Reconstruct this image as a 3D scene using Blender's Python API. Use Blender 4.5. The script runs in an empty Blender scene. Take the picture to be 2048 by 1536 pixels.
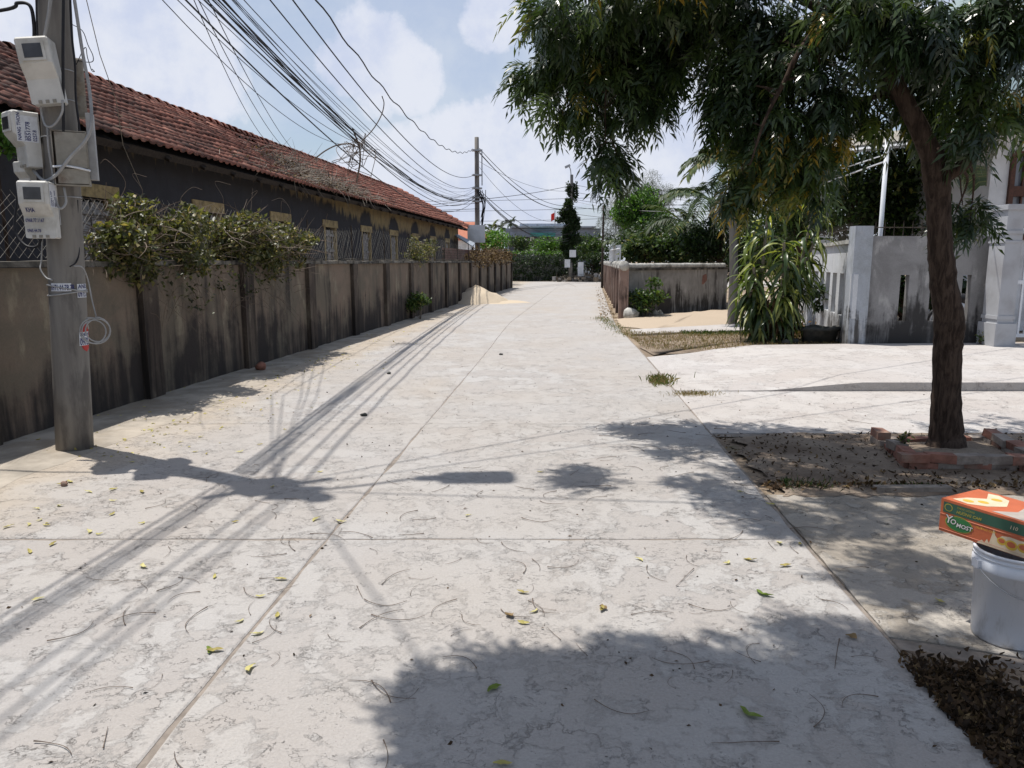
import bpy, math, random
import numpy as np
from mathutils import Vector, Matrix

C = bpy.context.scene
R = math.radians
rng = np.random.default_rng(7)
random.seed(7)

# ---------------------------------------------------------------- camera
EYE, F, PITCH = 1.55, 1500.0, R(9.28)
cam_d = bpy.data.cameras.new('camera')
cam = bpy.data.objects.new('camera', cam_d)
C.collection.objects.link(cam)
cam.location = (0, 0, EYE)
cam.rotation_euler = (R(90) - PITCH, 0, 0)
cam_d.sensor_width = 36.0
cam_d.lens = 36.0 * F / 2048
cam_d.clip_start, cam_d.clip_end = 0.05, 6000
C.camera = cam

# ---------------------------------------------------------------- exposure
vs = C.view_settings
vs.view_transform = 'Standard'
vs.look = 'None'
vs.exposure = 0.0
vs.gamma = 1.0
vs.use_curve_mapping = False

# ---------------------------------------------------------------- sun
SUN_TO = Vector((-0.843, 0.537, 2.94)).normalized()     # towards the sun
sun_d = bpy.data.lights.new('sun', 'SUN')
sun_d.energy = 5.0
sun_d.angle = R(0.55)
sun_d.color = (1.0, 0.955, 0.885)
sun = bpy.data.objects.new('sun', sun_d)
C.collection.objects.link(sun)
sun.rotation_euler = SUN_TO.to_track_quat('Z', 'Y').to_euler()

# ---------------------------------------------------------------- sky
world = bpy.data.worlds.new('World')
C.world = world
world.use_nodes = True
wn, wl = world.node_tree.nodes, world.node_tree.links
wn.clear()
def W(t, **k):
    n = wn.new(t)
    for a, b in k.items(): setattr(n, a, b)
    return n
def wmath(op, a, b=None, clamp=False):
    n = W('ShaderNodeMath', operation=op, use_clamp=clamp)
    for i, v in enumerate((a, b)):
        if v is None: continue
        if isinstance(v, (int, float)): n.inputs[i].default_value = v
        else: wl.new(v, n.inputs[i])
    return n.outputs[0]
sky = W('ShaderNodeTexSky', sky_type='NISHITA')
sky.sun_disc = False
sky.sun_elevation = math.asin(SUN_TO.z)
sky.sun_rotation = math.atan2(SUN_TO.x, SUN_TO.y)
sky.air_density, sky.dust_density, sky.ozone_density = 1.0, 1.6, 1.5
tc = W('ShaderNodeTexCoord')
nrm = W('ShaderNodeVectorMath', operation='NORMALIZE'); wl.new(tc.outputs['Generated'], nrm.inputs[0])
dirv = nrm.outputs[0]
sep = W('ShaderNodeSeparateXYZ'); wl.new(dirv, sep.inputs[0])
def wnoise(scale, det, rough=.55, vec=None, dist=0.0):
    n = W('ShaderNodeTexNoise'); n.inputs['Scale'].default_value = scale
    n.inputs['Detail'].default_value = det; n.inputs['Roughness'].default_value = rough
    n.inputs['Distortion'].default_value = dist
    wl.new(vec or dirv, n.inputs['Vector']); return n.outputs[0]
mp = W('ShaderNodeMapping'); mp.inputs['Scale'].default_value = (1, 1, 2.2); wl.new(dirv, mp.inputs[0])
n_big = wnoise(1.7, 9, .56, mp.outputs[0], .3)
n_fine = wnoise(9.0, 8, .62)
def sm(x, a, b):
    m = W('ShaderNodeMapRange', interpolation_type='SMOOTHSTEP')
    wl.new(x, m.inputs[0]); m.inputs[1].default_value = a; m.inputs[2].default_value = b
    return m.outputs[0]
soft = sm(n_big, .40, .66)                      # thin veil of high cloud
def skydir(px, py):
    u, v = (px - 1024) / F, (768 - py) / F
    return Vector((u, math.cos(PITCH) + v * math.sin(PITCH), -math.sin(PITCH) + v * math.cos(PITCH))).normalized()
veil = wmath('MULTIPLY', soft, .5)
cum = None
# cumulus heads: direction, angular radius
for px, py, r in ((745, 110, .075), (690, 130, .05), (820, 150, .05), (955, 300, .075), (1040, 260, .075), (1150, 310, .10),
                  (880, 370, .09), (1000, 400, .11), (750, 400, .09), (1200, 150, .10), (1330, 260, .12), (980, 40, .05), (90, 60, .13), (330, 110, .11), (200, -60, .12),
                  (2500, 100, .2), (-700, 200, .25), (-1500, 0, .2), (3500, -300, .2)):
    d = W('ShaderNodeVectorMath', operation='DISTANCE'); wl.new(dirv, d.inputs[0]); d.inputs[1].default_value = skydir(px, py)
    m = wmath('SUBTRACT', 1.0, wmath('DIVIDE', d.outputs['Value'], r))
    cum = m if cum is None else wmath('SMOOTH_MAX', cum, m) if False else wmath('MAXIMUM', cum, m)
cn = wmath('ADD', cum, wmath('MULTIPLY', wmath('SUBTRACT', n_fine, .5), 1.5))
heads = wmath('MULTIPLY', sm(cn, -.05, .38), .95)
horizon = W('ShaderNodeMapRange', interpolation_type='SMOOTHSTEP')
wl.new(sep.outputs[2], horizon.inputs[0]); horizon.inputs[1].default_value = .22; horizon.inputs[2].default_value = 0.0
horizon.inputs[3].default_value = 0.0; horizon.inputs[4].default_value = .62
mk = wmath('MAXIMUM', wmath('MAXIMUM', veil, heads), horizon.outputs[0], True)
# cloud brightness: lit tops, greyer bodies
cb = W('ShaderNodeMix', data_type='RGBA'); wl.new(sm(n_fine, .35, .62), cb.inputs[0])
cb.inputs[6].default_value = (6.2, 6.8, 8.5, 1); cb.inputs[7].default_value = (7.9, 8.2, 9.1, 1)
hz = W('ShaderNodeMix', data_type='RGBA', blend_type='ADD'); hz.inputs[0].default_value = 1.0
wl.new(sky.outputs[0], hz.inputs[6]); hz.inputs[7].default_value = (1.0, 1.2, 1.3, 1)
mx = W('ShaderNodeMix', data_type='RGBA'); wl.new(mk, mx.inputs[0]); wl.new(hz.outputs[2], mx.inputs[6]); wl.new(cb.outputs[2], mx.inputs[7])
bg = W('ShaderNodeBackground'); bg.inputs[1].default_value = 0.10
wl.new(mx.outputs[2], bg.inputs[0])
wo = W('ShaderNodeOutputWorld'); wl.new(bg.outputs[0], wo.inputs[0])

# ---------------------------------------------------------------- survey helpers: where a sight line meets the ground or a given distance
def ray(px, py):
    u, v = (px - 1024) / F, (768 - py) / F
    return np.array((u, math.cos(PITCH) + v * math.sin(PITCH), -math.sin(PITCH) + v * math.cos(PITCH)))
def G(px, py, z=0.0):
    d = ray(px, py); t = (z - EYE) / d[2]
    return np.array((d[0] * t, d[1] * t, z))
def V(px, py, Y):
    d = ray(px, py); t = Y / d[1]
    return np.array((d[0] * t, Y, EYE + d[2] * t))

# ---------------------------------------------------------------- object helpers
def link(o, parent=None):
    C.collection.objects.link(o)
    if parent is not None: o.parent = parent
    return o
def tag(o, label=None, cat=None, group=None, kind=None):
    if label: o['label'] = label
    if cat: o['category'] = cat
    if group: o['group'] = group
    if kind: o['kind'] = kind
    return o
def thing(name, label, cat, loc=(0, 0, 0), group=None, rz=0.0):
    o = bpy.data.objects.new(name, None); o.empty_display_size = .2
    o.location = [float(c) for c in loc]; o.rotation_euler = (0, 0, rz)
    link(o); return tag(o, label, cat, group)
def origin(o):
    p = np.zeros(3)
    while o is not None: p += np.array(o.location); o = o.parent
    return p
def mesh_from(name, v, f, mats=None, smooth=False, mi=None, tint=None):
    me = bpy.data.meshes.new(name)
    me.from_pydata([tuple(map(float, q)) for q in v], [], [tuple(int(i) for i in q) for q in f])
    for m in (mats if isinstance(mats, (list, tuple)) else [mats]):
        if m is not None: me.materials.append(m)
    if smooth: me.polygons.foreach_set('use_smooth', [True] * len(me.polygons))
    if mi is not None: me.polygons.foreach_set('material_index', mi)
    if tint is not None:
        a = me.attributes.new('tint', 'FLOAT', 'POINT'); a.data.foreach_set('value', np.asarray(tint, dtype=np.float32))
    me.update(); return me
def obj(name, v, f, mats, parent=None, smooth=False, mi=None, tint=None, kind=None):
    """world coordinates in; vertices stored relative to the parent (parents are never rotated or scaled)"""
    off = origin(parent) if parent is not None else np.zeros(3)
    v = np.asarray(v, dtype=float).reshape(-1, 3)
    if parent is None:
        off = np.array((v[:, 0].mean(), v[:, 1].mean(), v[:, 2].min()))
    me = mesh_from(name, v - off, f, mats, smooth, mi, tint)
    o = bpy.data.objects.new(name, me)
    if parent is None: o.location = off
    link(o, parent)
    if kind: o['kind'] = kind
    return o
def put(name, me, loc, parent=None, rot=(0, 0, 0), sc=(1, 1, 1)):
    o = bpy.data.objects.new(name, me)
    off = origin(parent) if parent is not None else np.zeros(3)
    o.location = np.asarray(loc) - off; o.rotation_euler = rot; o.scale = sc
    return link(o, parent)
class MB:
    def __init__(s): s.v = []; s.f = []; s.t = []
    def add(s, v, f, t=0.5):
        n = len(s.v); s.v += [tuple(q) for q in v]; s.f += [tuple(i + n for i in q) for q in f]; s.t += [t] * len(v); return s
    def box(s, c, d, rz=0.0, t=.5, rot=None):
        x, y, z = [q / 2 for q in d]
        v = np.array([(a, b, e) for e in (-z, z) for a, b in ((-x, -y), (x, -y), (x, y), (-x, y))])
        if rot is not None: v = v @ np.array(rot).T
        elif rz:
            cc, ss = math.cos(rz), math.sin(rz); v = v @ np.array(((cc, -ss, 0), (ss, cc, 0), (0, 0, 1))).T
        return s.add(v + np.array(c), [(0, 3, 2, 1), (4, 5, 6, 7), (0, 1, 5, 4), (1, 2, 6, 5), (2, 3, 7, 6), (3, 0, 4, 7)], t)
    def prism(s, top, bot, t=.5):
        n = len(top); v = list(bot) + list(top)
        f = [tuple(range(n - 1, -1, -1)), tuple(range(n, 2 * n))] + [(i, (i + 1) % n, n + (i + 1) % n, n + i) for i in range(n)]
        return s.add(v, f, t)
    def tube(s, pts, rad, seg=8, t=.5, cap=True):
        pts = [np.array(p, dtype=float) for p in pts]
        if isinstance(rad, (int, float)): rad = [rad] * len(pts)
        vs_, fs = [], []; up = np.array((0, 0, 1.0))
        prev = None
        for i, p in enumerate(pts):
            d = pts[min(i + 1, len(pts) - 1)] - pts[max(i - 1, 0)]; d /= (np.linalg.norm(d) + 1e-9)
            if prev is None:
                a = np.cross(d, up)
                if np.linalg.norm(a) < .05: a = np.cross(d, (1, 0, 0))
            else: a = prev - d * np.dot(prev, d)
            a /= np.linalg.norm(a) + 1e-9; prev = a; b = np.cross(d, a)
            for k in range(seg):
                an = 2 * math.pi * k / seg
                vs_.append(p + (a * math.cos(an) + b * math.sin(an)) * rad[i])
        for i in range(len(pts) - 1):
            for k in range(seg):
                q = (k + 1) % seg
                fs.append((i * seg + k, i * seg + q, (i + 1) * seg + q, (i + 1) * seg + k))
        if cap: fs += [tuple(range(seg - 1, -1, -1)), tuple(range((len(pts) - 1) * seg, len(pts) * seg))]
        return s.add(vs_, fs, t)
    def build(s, name, mat, parent=None, smooth=False, kind=None):
        return obj(name, s.v, s.f, mat, parent, smooth, tint=s.t, kind=kind)
def curve(pts, n=8):
    """Catmull-Rom through the points"""
    p = [np.array(q, dtype=float) for q in pts]; p = [2 * p[0] - p[1]] + p + [2 * p[-1] - p[-2]]
    out = []
    for i in range(1, len(p) - 2):
        for k in range(n):
            t = k / n
            out.append(.5 * ((2 * p[i]) + (-p[i-1] + p[i+1]) * t + (2*p[i-1] - 5*p[i] + 4*p[i+1] - p[i+2]) * t*t + (-p[i-1] + 3*p[i] - 3*p[i+1] + p[i+2]) * t**3))
    out.append(p[-2]); return out
def sag(a, b, s, n=24, wob=0.0):
    a, b = np.array(a, float), np.array(b, float); out = []
    for i in range(n + 1):
        t = i / n; q = a + (b - a) * t; q[2] -= 4 * s * t * (1 - t)
        if wob: q += rng.normal(0, wob, 3)
        out.append(q)
    return out
def rotmats(n, yaw=None, pitch=None, roll=None):
    def cs(a): return np.cos(a), np.sin(a)
    z = np.zeros(n); o = np.ones(n)
    cy, sy = cs(yaw if yaw is not None else z); cp, sp = cs(pitch if pitch is not None else z); cr, sr = cs(roll if roll is not None else z)
    Rz = np.stack([np.stack([cy, -sy, z], -1), np.stack([sy, cy, z], -1), np.stack([z, z, o], -1)], 1)
    Rx = np.stack([np.stack([o, z, z], -1), np.stack([z, cp, -sp], -1), np.stack([z, sp, cp], -1)], 1)
    Ry = np.stack([np.stack([cr, z, sr], -1), np.stack([z, o, z], -1), np.stack([-sr, z, cr], -1)], 1)
    return Rz @ Rx @ Ry
def scatter(name, base, T, Rm, S, tint, mat, parent=None, kind='stuff', jitter=.0):
    """many small copies of base (verts, tris) joined in one mesh"""
    bv, bf = np.array(base[0], float), np.array(base[1], int)
    n, m = len(T), len(bv)
    off = origin(parent) if parent is not None else np.zeros(3)
    T = np.asarray(T, float)
    if parent is None: off = np.array((T[:, 0].mean(), T[:, 1].mean(), T[:, 2].min()))
    S = np.asarray(S, float).reshape(n, 1, 1)
    P = np.einsum('nij,mj->nmi', Rm, bv) * S + (T - off)[:, None, :]
    Fc = (bf[None] + (np.arange(n) * m)[:, None, None]).reshape(-1, bf.shape[1])
    me = bpy.data.meshes.new(name)
    me.vertices.add(n * m); me.vertices.foreach_set('co', P.reshape(-1).astype(np.float32))
    k = bf.shape[1]
    me.loops.add(len(Fc) * k); me.loops.foreach_set('vertex_index', Fc.reshape(-1).astype(np.int32))
    me.polygons.add(len(Fc)); me.polygons.foreach_set('loop_start', (np.arange(len(Fc)) * k).astype(np.int32))
    me.materials.append(mat); me.update(calc_edges=True)
    tt = np.repeat(np.asarray(tint, float), m)
    if jitter: tt = tt + rng.normal(0, jitter, len(tt))
    if len(base) > 2: tt = tt + np.tile(base[2], n)
    a = me.attributes.new('tint', 'FLOAT', 'POINT'); a.data.foreach_set('value', np.clip(tt, 0, 1).astype(np.float32))
    o = bpy.data.objects.new(name, me)
    if parent is None: o.location = off
    link(o, parent)
    if kind: o['kind'] = kind
    return o

# ---------------------------------------------------------------- materials
class NT:
    def __init__(s, name):
        s.m = bpy.data.materials.new(name); s.m.use_nodes = True
        s.n, s.l = s.m.node_tree.nodes, s.m.node_tree.links; s.n.clear()
        s.out = s.n.new('ShaderNodeOutputMaterial'); s.p = s.n.new('ShaderNodeBsdfPrincipled'); s.l.new(s.p.outputs[0], s.out.inputs[0])
        s.tc = s.n.new('ShaderNodeTexCoord'); g = s.n.new('ShaderNodeNewGeometry'); s.pos = g.outputs['Position']; s.nor = g.outputs['Normal']
        s.loc = s.tc.outputs['Object']
    def set(s, i, v):
        if hasattr(v, 'links') or isinstance(v, bpy.types.NodeSocket): s.l.new(v, i)
        elif isinstance(v, (tuple, list)) and len(v) == 3 and i.type == 'RGBA': i.default_value = (*v, 1)
        else: i.default_value = v
    def map(s, vec, scale=(1, 1, 1), rot=(0, 0, 0), loc=(0, 0, 0)):
        n = s.n.new('ShaderNodeMapping'); s.l.new(vec, n.inputs[0]); n.inputs['Scale'].default_value = scale
        n.inputs['Rotation'].default_value = rot; n.inputs['Location'].default_value = loc; return n.outputs[0]
    def noise(s, scale, det=4, rough=.55, vec=None, dist=0.0, col=False):
        n = s.n.new('ShaderNodeTexNoise'); s.set(n.inputs['Scale'], scale); n.inputs['Detail'].default_value = det
        n.inputs['Roughness'].default_value = rough; n.inputs['Distortion'].default_value = dist
        s.l.new(vec or s.pos, n.inputs['Vector']); return n.outputs[1 if col else 0]
    def vor(s, scale, feat='F1', vec=None, out='Distance'):
        n = s.n.new('ShaderNodeTexVoronoi'); n.feature = feat; n.inputs['Scale'].default_value = scale
        s.l.new(vec or s.pos, n.inputs['Vector']); return n.outputs[out]
    def math(s, op, a, b=0.0, clamp=False):
        n = s.n.new('ShaderNodeMath'); n.operation = op; n.use_clamp = clamp; s.set(n.inputs[0], a); s.set(n.inputs[1], b); return n.outputs[0]
    def step(s, x, a, b, lo=0.0, hi=1.0):
        n = s.n.new('ShaderNodeMapRange'); n.interpolation_type = 'SMOOTHSTEP'; s.set(n.inputs[0], x)
        n.inputs[1].default_value = a; n.inputs[2].default_value = b; n.inputs[3].default_value = lo; n.inputs[4].default_value = hi; return n.outputs[0]
    def mix(s, f, a, b, mode='MIX'):
        n = s.n.new('ShaderNodeMix'); n.data_type = 'RGBA'; n.blend_type = mode; s.set(n.inputs[0], f); s.set(n.inputs[6], a); s.set(n.inputs[7], b); return n.outputs[2]
    def sepz(s, vec=None, k=2):
        n = s.n.new('ShaderNodeSeparateXYZ'); s.l.new(vec or s.pos, n.inputs[0]); return n.outputs[k]
    def attr(s, name='tint'):
        n = s.n.new('ShaderNodeAttribute'); n.attribute_name = name; return n.outputs['Fac']
    def rand(s):
        return s.n.new('ShaderNodeObjectInfo').outputs['Random']
    def ramp(s, x, stops):
        n = s.n.new('ShaderNodeValToRGB'); s.l.new(x, n.inputs[0]); e = n.color_ramp.elements
        while len(e) < len(stops): e.new(.5)
        for q, (p, c) in zip(e, stops): q.position = p; q.color = (*c, 1)
        return n.outputs[0]
    def bump(s, h, strength=.5, dist=.01):
        n = s.n.new('ShaderNodeBump'); n.inputs['Strength'].default_value = strength; n.inputs['Distance'].default_value = dist
        s.l.new(h, n.inputs['Height']); s.l.new(n.outputs[0], s.p.inputs['Normal']); return s
    def done(s, col, rough=.85, metal=0.0, spec=.3):
        s.set(s.p.inputs['Base Color'], col); s.set(s.p.inputs['Roughness'], rough); s.p.inputs['Metallic'].default_value = metal
        s.p.inputs['Specular IOR Level'].default_value = spec; return s.m
def plain(name, c, rough=.7, var=.18, scale=14, metal=0.0, spec=.3, bump=0.0, dirt=None):
    t = NT(name); n = t.noise(scale, 5, .6)
    col = t.mix(t.step(n, .3, .7), tuple(q * (1 - var) for q in c), tuple(min(1, q * (1 + var)) for q in c))
    if dirt: col = t.mix(t.step(t.noise(scale * .35, 6, .65), .48, .68, 0, .75), col, dirt)
    if bump: t.bump(t.noise(scale * 6, 4), bump, .006)
    return t.done(col, rough, metal, spec)
def leafmat(name, stops, trans=.35, rough=.5, spec=.35):
    t = NT(name); a = t.attr(); col = t.ramp(a, stops)
    col = t.mix(t.step(t.noise(26, 2), .35, .65, .0, .35), col, t.mix(.5, col, (0, 0, 0)))
    t.done(col, rough, 0, spec)
    tr = t.n.new('ShaderNodeBsdfTranslucent'); t.set(tr.inputs[0], t.mix(1.0, col, (1.5, 1.6, .6), 'MULTIPLY'))
    ms = t.n.new('ShaderNodeMixShader'); ms.inputs[0].default_value = trans
    t.l.new(t.p.outputs[0], ms.inputs[1]); t.l.new(tr.outputs[0], ms.inputs[2]); t.l.new(ms.outputs[0], t.out.inputs[0]); return t.m

def concrete(name, hi, lo, dirtc, patch=1.0, dirt=.35, streak=1.0):
    """worn screed: pale crust flaking off a browner body, thin flake edges, cracks, pits"""
    t = NT(name)
    w = t.n.new('ShaderNodeVectorMath'); w.operation = 'ADD'
    nv = t.noise(5, 3, .6, col=True); sc_ = t.n.new('ShaderNodeVectorMath'); sc_.operation = 'SCALE'; t.l.new(nv, sc_.inputs[0]); sc_.inputs['Scale'].default_value = .08
    t.l.new(t.pos, w.inputs[0]); t.l.new(sc_.outputs[0], w.inputs[1]); wp = w.outputs[0]
    big = t.noise(1.1 * patch, 9, .66, wp, .1)
    med = t.noise(4.5 * patch, 8, .68, wp, .2)
    fld = t.math('ADD', t.math('MULTIPLY', big, .62), t.math('MULTIPLY', med, .38))
    crust = t.step(fld, .475, .522)
    zone = t.step(t.noise(.42, 4, .6, t.map(t.pos, (1, .8, 1), loc=(2, 5, 0))), .40, .60, .25, 1)
    mid = t.mix(.55, lo, hi)
    col = t.mix(zone, mid, t.mix(crust, lo, hi))
    tone = t.noise(.55, 4, .5)
    col = t.mix(t.step(tone, .3, .7, 0, .5), col, t.mix(.5, lo, dirtc))
    grain = t.noise(90, 4, .7)
    col = t.mix(t.step(grain, .3, .72, .0, .40), col, t.mix(.5, col, (.16, .13, .11)))
    # flake edges = thin contour bands of the same field
    def contour(x, lvl, wd):
        return t.math('SUBTRACT', 1.0, t.step(t.math('ABSOLUTE', t.math('SUBTRACT', x, lvl)), 0, wd))
    brk = t.step(t.noise(7, 3), .50, .62)
    brk = t.math('MULTIPLY', brk, zone)
    e1 = t.math('MULTIPLY', contour(fld, .486, .0045), brk)
    fine = t.noise(13, 3, .55, t.map(wp, (1, 1.5, 1)), .0)
    e2 = t.math('MULTIPLY', contour(fine, .58, .008), t.step(t.noise(3.1, 3), .50, .62))
    e3 = t.math('MULTIPLY', contour(t.noise(.8, 10, .58, wp, .3), .5, .0018), t.step(t.noise(.7, 2, .5), .50, .62))
    tiny = t.noise(30, 4, .62, t.map(wp, (1, 1.6, 1)), .0)
    e4 = t.math('MULTIPLY', contour(tiny, .585, .014), t.step(t.noise(5.3, 4, .6, t.map(t.pos, loc=(3, 8, 0))), .52, .62))
    edge = t.math('MAXIMUM', t.math('MAXIMUM', t.math('MAXIMUM', e1, e2), e3), e4)
    col = t.mix(t.math('MULTIPLY', edge, .33), col, (.15, .125, .105))
    hl = t.math('MAXIMUM', t.math('MULTIPLY', contour(fld, .502, .006), brk), t.math('MULTIPLY', contour(tiny, .56, .014), t.step(t.noise(5.3, 4, .6, t.map(t.pos, loc=(3, 8, 0))), .50, .60)))
    col = t.mix(t.math('MULTIPLY', hl, .35), col, (.68, .67, .65))  # pale highlight painted along the flakes for an embossed look
    pits = t.step(t.vor(55), .07, .13, 1, 0); pits = t.math('MULTIPLY', pits, t.step(t.noise(6, 3), .5, .6))
    col = t.mix(t.math('MULTIPLY', pits, .6), col, (.12, .10, .085))
    col = t.mix(t.step(t.noise(.45, 7, .62, t.map(t.pos, (1, .35, 1), loc=(9, 4, 0))), .55, .72, 0, dirt), col, dirtc)
    h = t.math('ADD', t.math('MULTIPLY', crust, .5), t.math('ADD', t.math('MULTIPLY', fine, .9), t.math('MULTIPLY', grain, .45)))
    h = t.math('SUBTRACT', h, t.math('MULTIPLY', edge, .9))
    t.bump(t.math('ADD', h, t.math('MULTIPLY', tiny, .8)), .8, .010)
    return t, col
_t, _c = concrete('road_concrete', (.450, .438, .428), (.400, .378, .364), (.40, .335, .265), 1.7, .35)
# sand drifted over the slabs along the foot of the long wall
_x = _t.math('ADD', _t.sepz(k=0), _t.math('MULTIPLY', _t.sepz(k=1), -.085))
_s = _t.step(_t.math('ADD', _x, _t.math('MULTIPLY', _t.noise(1.3, 6, .6), 1.6)), -2.3, -3.3)
_c = _t.mix(_t.math('MULTIPLY', _s, .8), _c, _t.mix(_t.noise(60, 3), (.38, .32, .25), (.48, .41, .33)))
M = {}
M['road'] = _t.done(_c, .92, 0, .2)
_t, _c = concrete('drive_concrete', (.53, .51, .495), (.46, .43, .415), (.44, .38, .32), .8, .3); M['drive'] = _t.done(_c, .9, 0, .25)
_t, _c = concrete('old_concrete', (.43, .40, .36), (.33, .295, .25), (.26, .205, .15), 1.3, .55); M['oldc'] = _t.done(_c, .95, 0, .2)

def stained(name, base, alt, dark, pale=(.3, .28, .25), streak=(9, 9, .55), darkamt=(.46, .60), low=0.0, top=None, zs=None):
    """rendered wall with running black mould"""
    t = NT(name)
    st = t.noise(1.0, 7, .62, t.map(t.pos, streak), .3)
    bl = t.noise(1.3, 7, .65, None, .4)
    col = t.mix(t.step(bl, .38, .62), base, alt)
    col = t.mix(t.step(t.noise(3.3, 5, .6, t.map(t.pos, (1, 1, .45), loc=(4, 1, 3))), .56, .68, 0, .7), col, pale)
    f = t.math('ADD', t.math('MULTIPLY', st, .55), t.math('MULTIPLY', t.noise(.9, 6, .6, t.map(t.pos, (1, 1, .8), loc=(7, 0, 2))), .45))
    if low:
        z = t.sepz(); f = t.math('ADD', f, t.math('MULTIPLY', t.step(t.math('ADD', z, t.math('MULTIPLY', t.math('SUBTRACT', bl, .5), 2.2)), zs[0], zs[1], 0, 1), low))
    if top:
        z = t.sepz(); f = t.math('ADD', f, t.step(z, top[0], top[1], 0, top[2]))
    col = t.mix(t.step(f, darkamt[0], darkamt[1], 0, .93), col, dark)
    col = t.mix(t.step(t.noise(60, 4, .7), .35, .7, 0, .3), col, t.mix(.5, col, (.02, .02, .02)))
    t.bump(t.math('ADD', t.noise(35, 5, .7), t.math('MULTIPLY', bl, 1.5)), .5, .008)
    return t.done(col, .92, 0, .2)
M['wall_left'] = stained('mouldy_render', (.225, .172, .132), (.158, .134, .104), (.032, .028, .028), (.30, .26, .19), (4.5, 4.5, .45), (.50, .68), .13, None, (1.0, .25))
M['pilaster'] = stained('black_pilaster', (.12, .095, .075), (.07, .055, .047), (.022, .019, .018), (.20, .17, .13), (12, 12, .5), (.44, .60))
M['coping'] = stained('coping_render', (.20, .18, .15), (.11, .10, .085), (.03, .028, .026), (.33, .31, .28), (6, 6, 2), (.45, .6))
M['wall_grey'] = stained('grey_render', (.30, .295, .295), (.22, .215, .215), (.035, .033, .033), (.45, .44, .43), (6, 6, .6), (.53, .68), .17, None, (1.0, .25))
M['wall_white'] = stained('white_render', (.62, .64, .67), (.52, .53, .55), (.07, .065, .06), (.72, .73, .75), (12, 12, .45), (.56, .68), .14, None, (.8, .2))
M['wall_white_shade'] = stained('white_render_shade', (.42, .45, .50), (.34, .36, .38), (.06, .055, .05), (.50, .52, .55), (12, 12, .45), (.56, .68), .14, None, (.8, .2))  # white render darkened and blued: the corner pier's shade is in the colour
M['wall_low'] = stained('low_wall_render', (.33, .325, .32), (.23, .225, .22), (.035, .032, .030), (.45, .44, .435), (9, 9, .8), (.54, .66), .13, None, (.9, .25))
M['pillar_pink'] = stained('pink_pillar', (.42, .31, .26), (.32, .22, .18), (.06, .045, .04), (.5, .42, .37), (10, 10, .6), (.47, .6))
M['ochre'] = stained('ochre_wall', (.44, .31, .12), (.34, .24, .11), (.016, .017, .022), (.30, .26, .18), (5, 5, .7), (.54, .60), .42, None, (3.45, 2.75))
M['lintel'] = plain('lintel_ochre', (.40, .30, .15), .8, .25, 9, dirt=(.12, .09, .05))
M['black'] = plain('unlit_inside_black', (.012, .012, .014), .9)  # near-black colour standing in for unlit space behind gaps
M['wood_grey'] = plain('weathered_wood', (.33, .31, .30), .85, .3, 22, bump=.3, dirt=(.08, .07, .06))
M['wood_dark'] = plain('dark_timber', (.045, .035, .028), .85, .3, 20)
M['wood_red'] = plain('varnished_wood', (.085, .035, .022), .45, .25, 20)
M['steel_white'] = plain('white_painted_steel', (.72, .74, .78), .4, .06, 5)
M['steel_grey'] = plain('galvanised_steel', (.34, .35, .37), .45, .15, 8, metal=.4)
M['plastic_meter'] = plain('meter_plastic', (.60, .59, .56), .55, .07, 9, dirt=(.40, .38, .33))
M['plastic_dim'] = plain('meter_window', (.05, .05, .055), .25, .3, 12, spec=.5)
M['plate'] = plain('rusty_plate', (.30, .28, .24), .7, .15, 10, dirt=(.12, .07, .045))
M['cable'] = plain('cable_rubber', (.02, .02, .024), .6, .2, 10)
M['cable_grey'] = plain('cable_grey', (.33, .33, .33), .55, .15, 10)
M['paper'] = plain('sticker_paper', (.66, .68, .72), .7, .08, 30)
M['ink'] = plain('ink_blue', (.03, .035, .14), .7, .1, 30)
M['inkblack'] = plain('ink_black', (.03, .03, .035), .7, .1, 30)
M['redpaint'] = plain('red_paint', (.42, .05, .045), .7, .25, 20, dirt=(.2, .12, .1))
M['stone'] = plain('pale_stone', (.46, .45, .42), .9, .25, 9, bump=.5, dirt=(.12, .11, .09))
M['trough'] = plain('dark_trough', (.055, .058, .055), .85, .3, 9, bump=.4, dirt=(.12, .11, .10))
M['brick'] = plain('planter_brick', (.27, .125, .09), .9, .3, 9, bump=.6, dirt=(.27, .21, .165))
M['brickgrey'] = plain('grey_brick', (.30, .255, .22), .95, .25, 12, bump=.6, dirt=(.16, .12, .10))
M['farbrick'] = plain('far_brick', (.20, .105, .085), .95, .3, 5)
M['tin'] = plain('tin_sheet', (.40, .44, .50), .5, .15, 6, metal=.3, dirt=(.2, .2, .2))
M['bluewall'] = plain('blue_grey_paint', (.24, .28, .36), .8, .12, 2, dirt=(.14, .15, .18))
M['whitewall'] = plain('white_paint_wall', (.66, .67, .69), .8, .08, 3, dirt=(.45, .45, .45))
M['aqua'] = plain('pale_aqua_wall', (.55, .68, .68), .7, .08, 3)
M['greentarp'] = plain('green_awning', (.06, .26, .24), .7, .2, 8)
M['flag'] = plain('red_flag', (.75, .03, .02), .6, .05, 8)
M['bark'] = None
t = NT('neem_bark')
bv = t.noise(1.0, 8, .7, t.map(t.pos, (26, 26, 5)), .6)
t.bump(bv, .8, .018)
M['bark'] = t.done(t.mix(t.step(bv, .35, .65), (.028, .019, .015), (.090, .064, .050)), .95, 0, .15)
t = NT('pole_concrete')
col = t.mix(t.step(t.noise(1.5, 6, .6, t.map(t.pos, (6, 6, .6))), .35, .68), (.235, .22, .20), (.165, .152, .14))
col = t.mix(t.step(t.vor(34), .05, .1, .35, 0), col, (.07, .06, .06))
col = t.mix(t.step(t.noise(3, 6, .65, t.map(t.pos, (2, 2, .5))), .50, .66, 0, .75), col, (.10, .092, .088))
t.bump(t.noise(60, 4), .25, .004)
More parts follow.
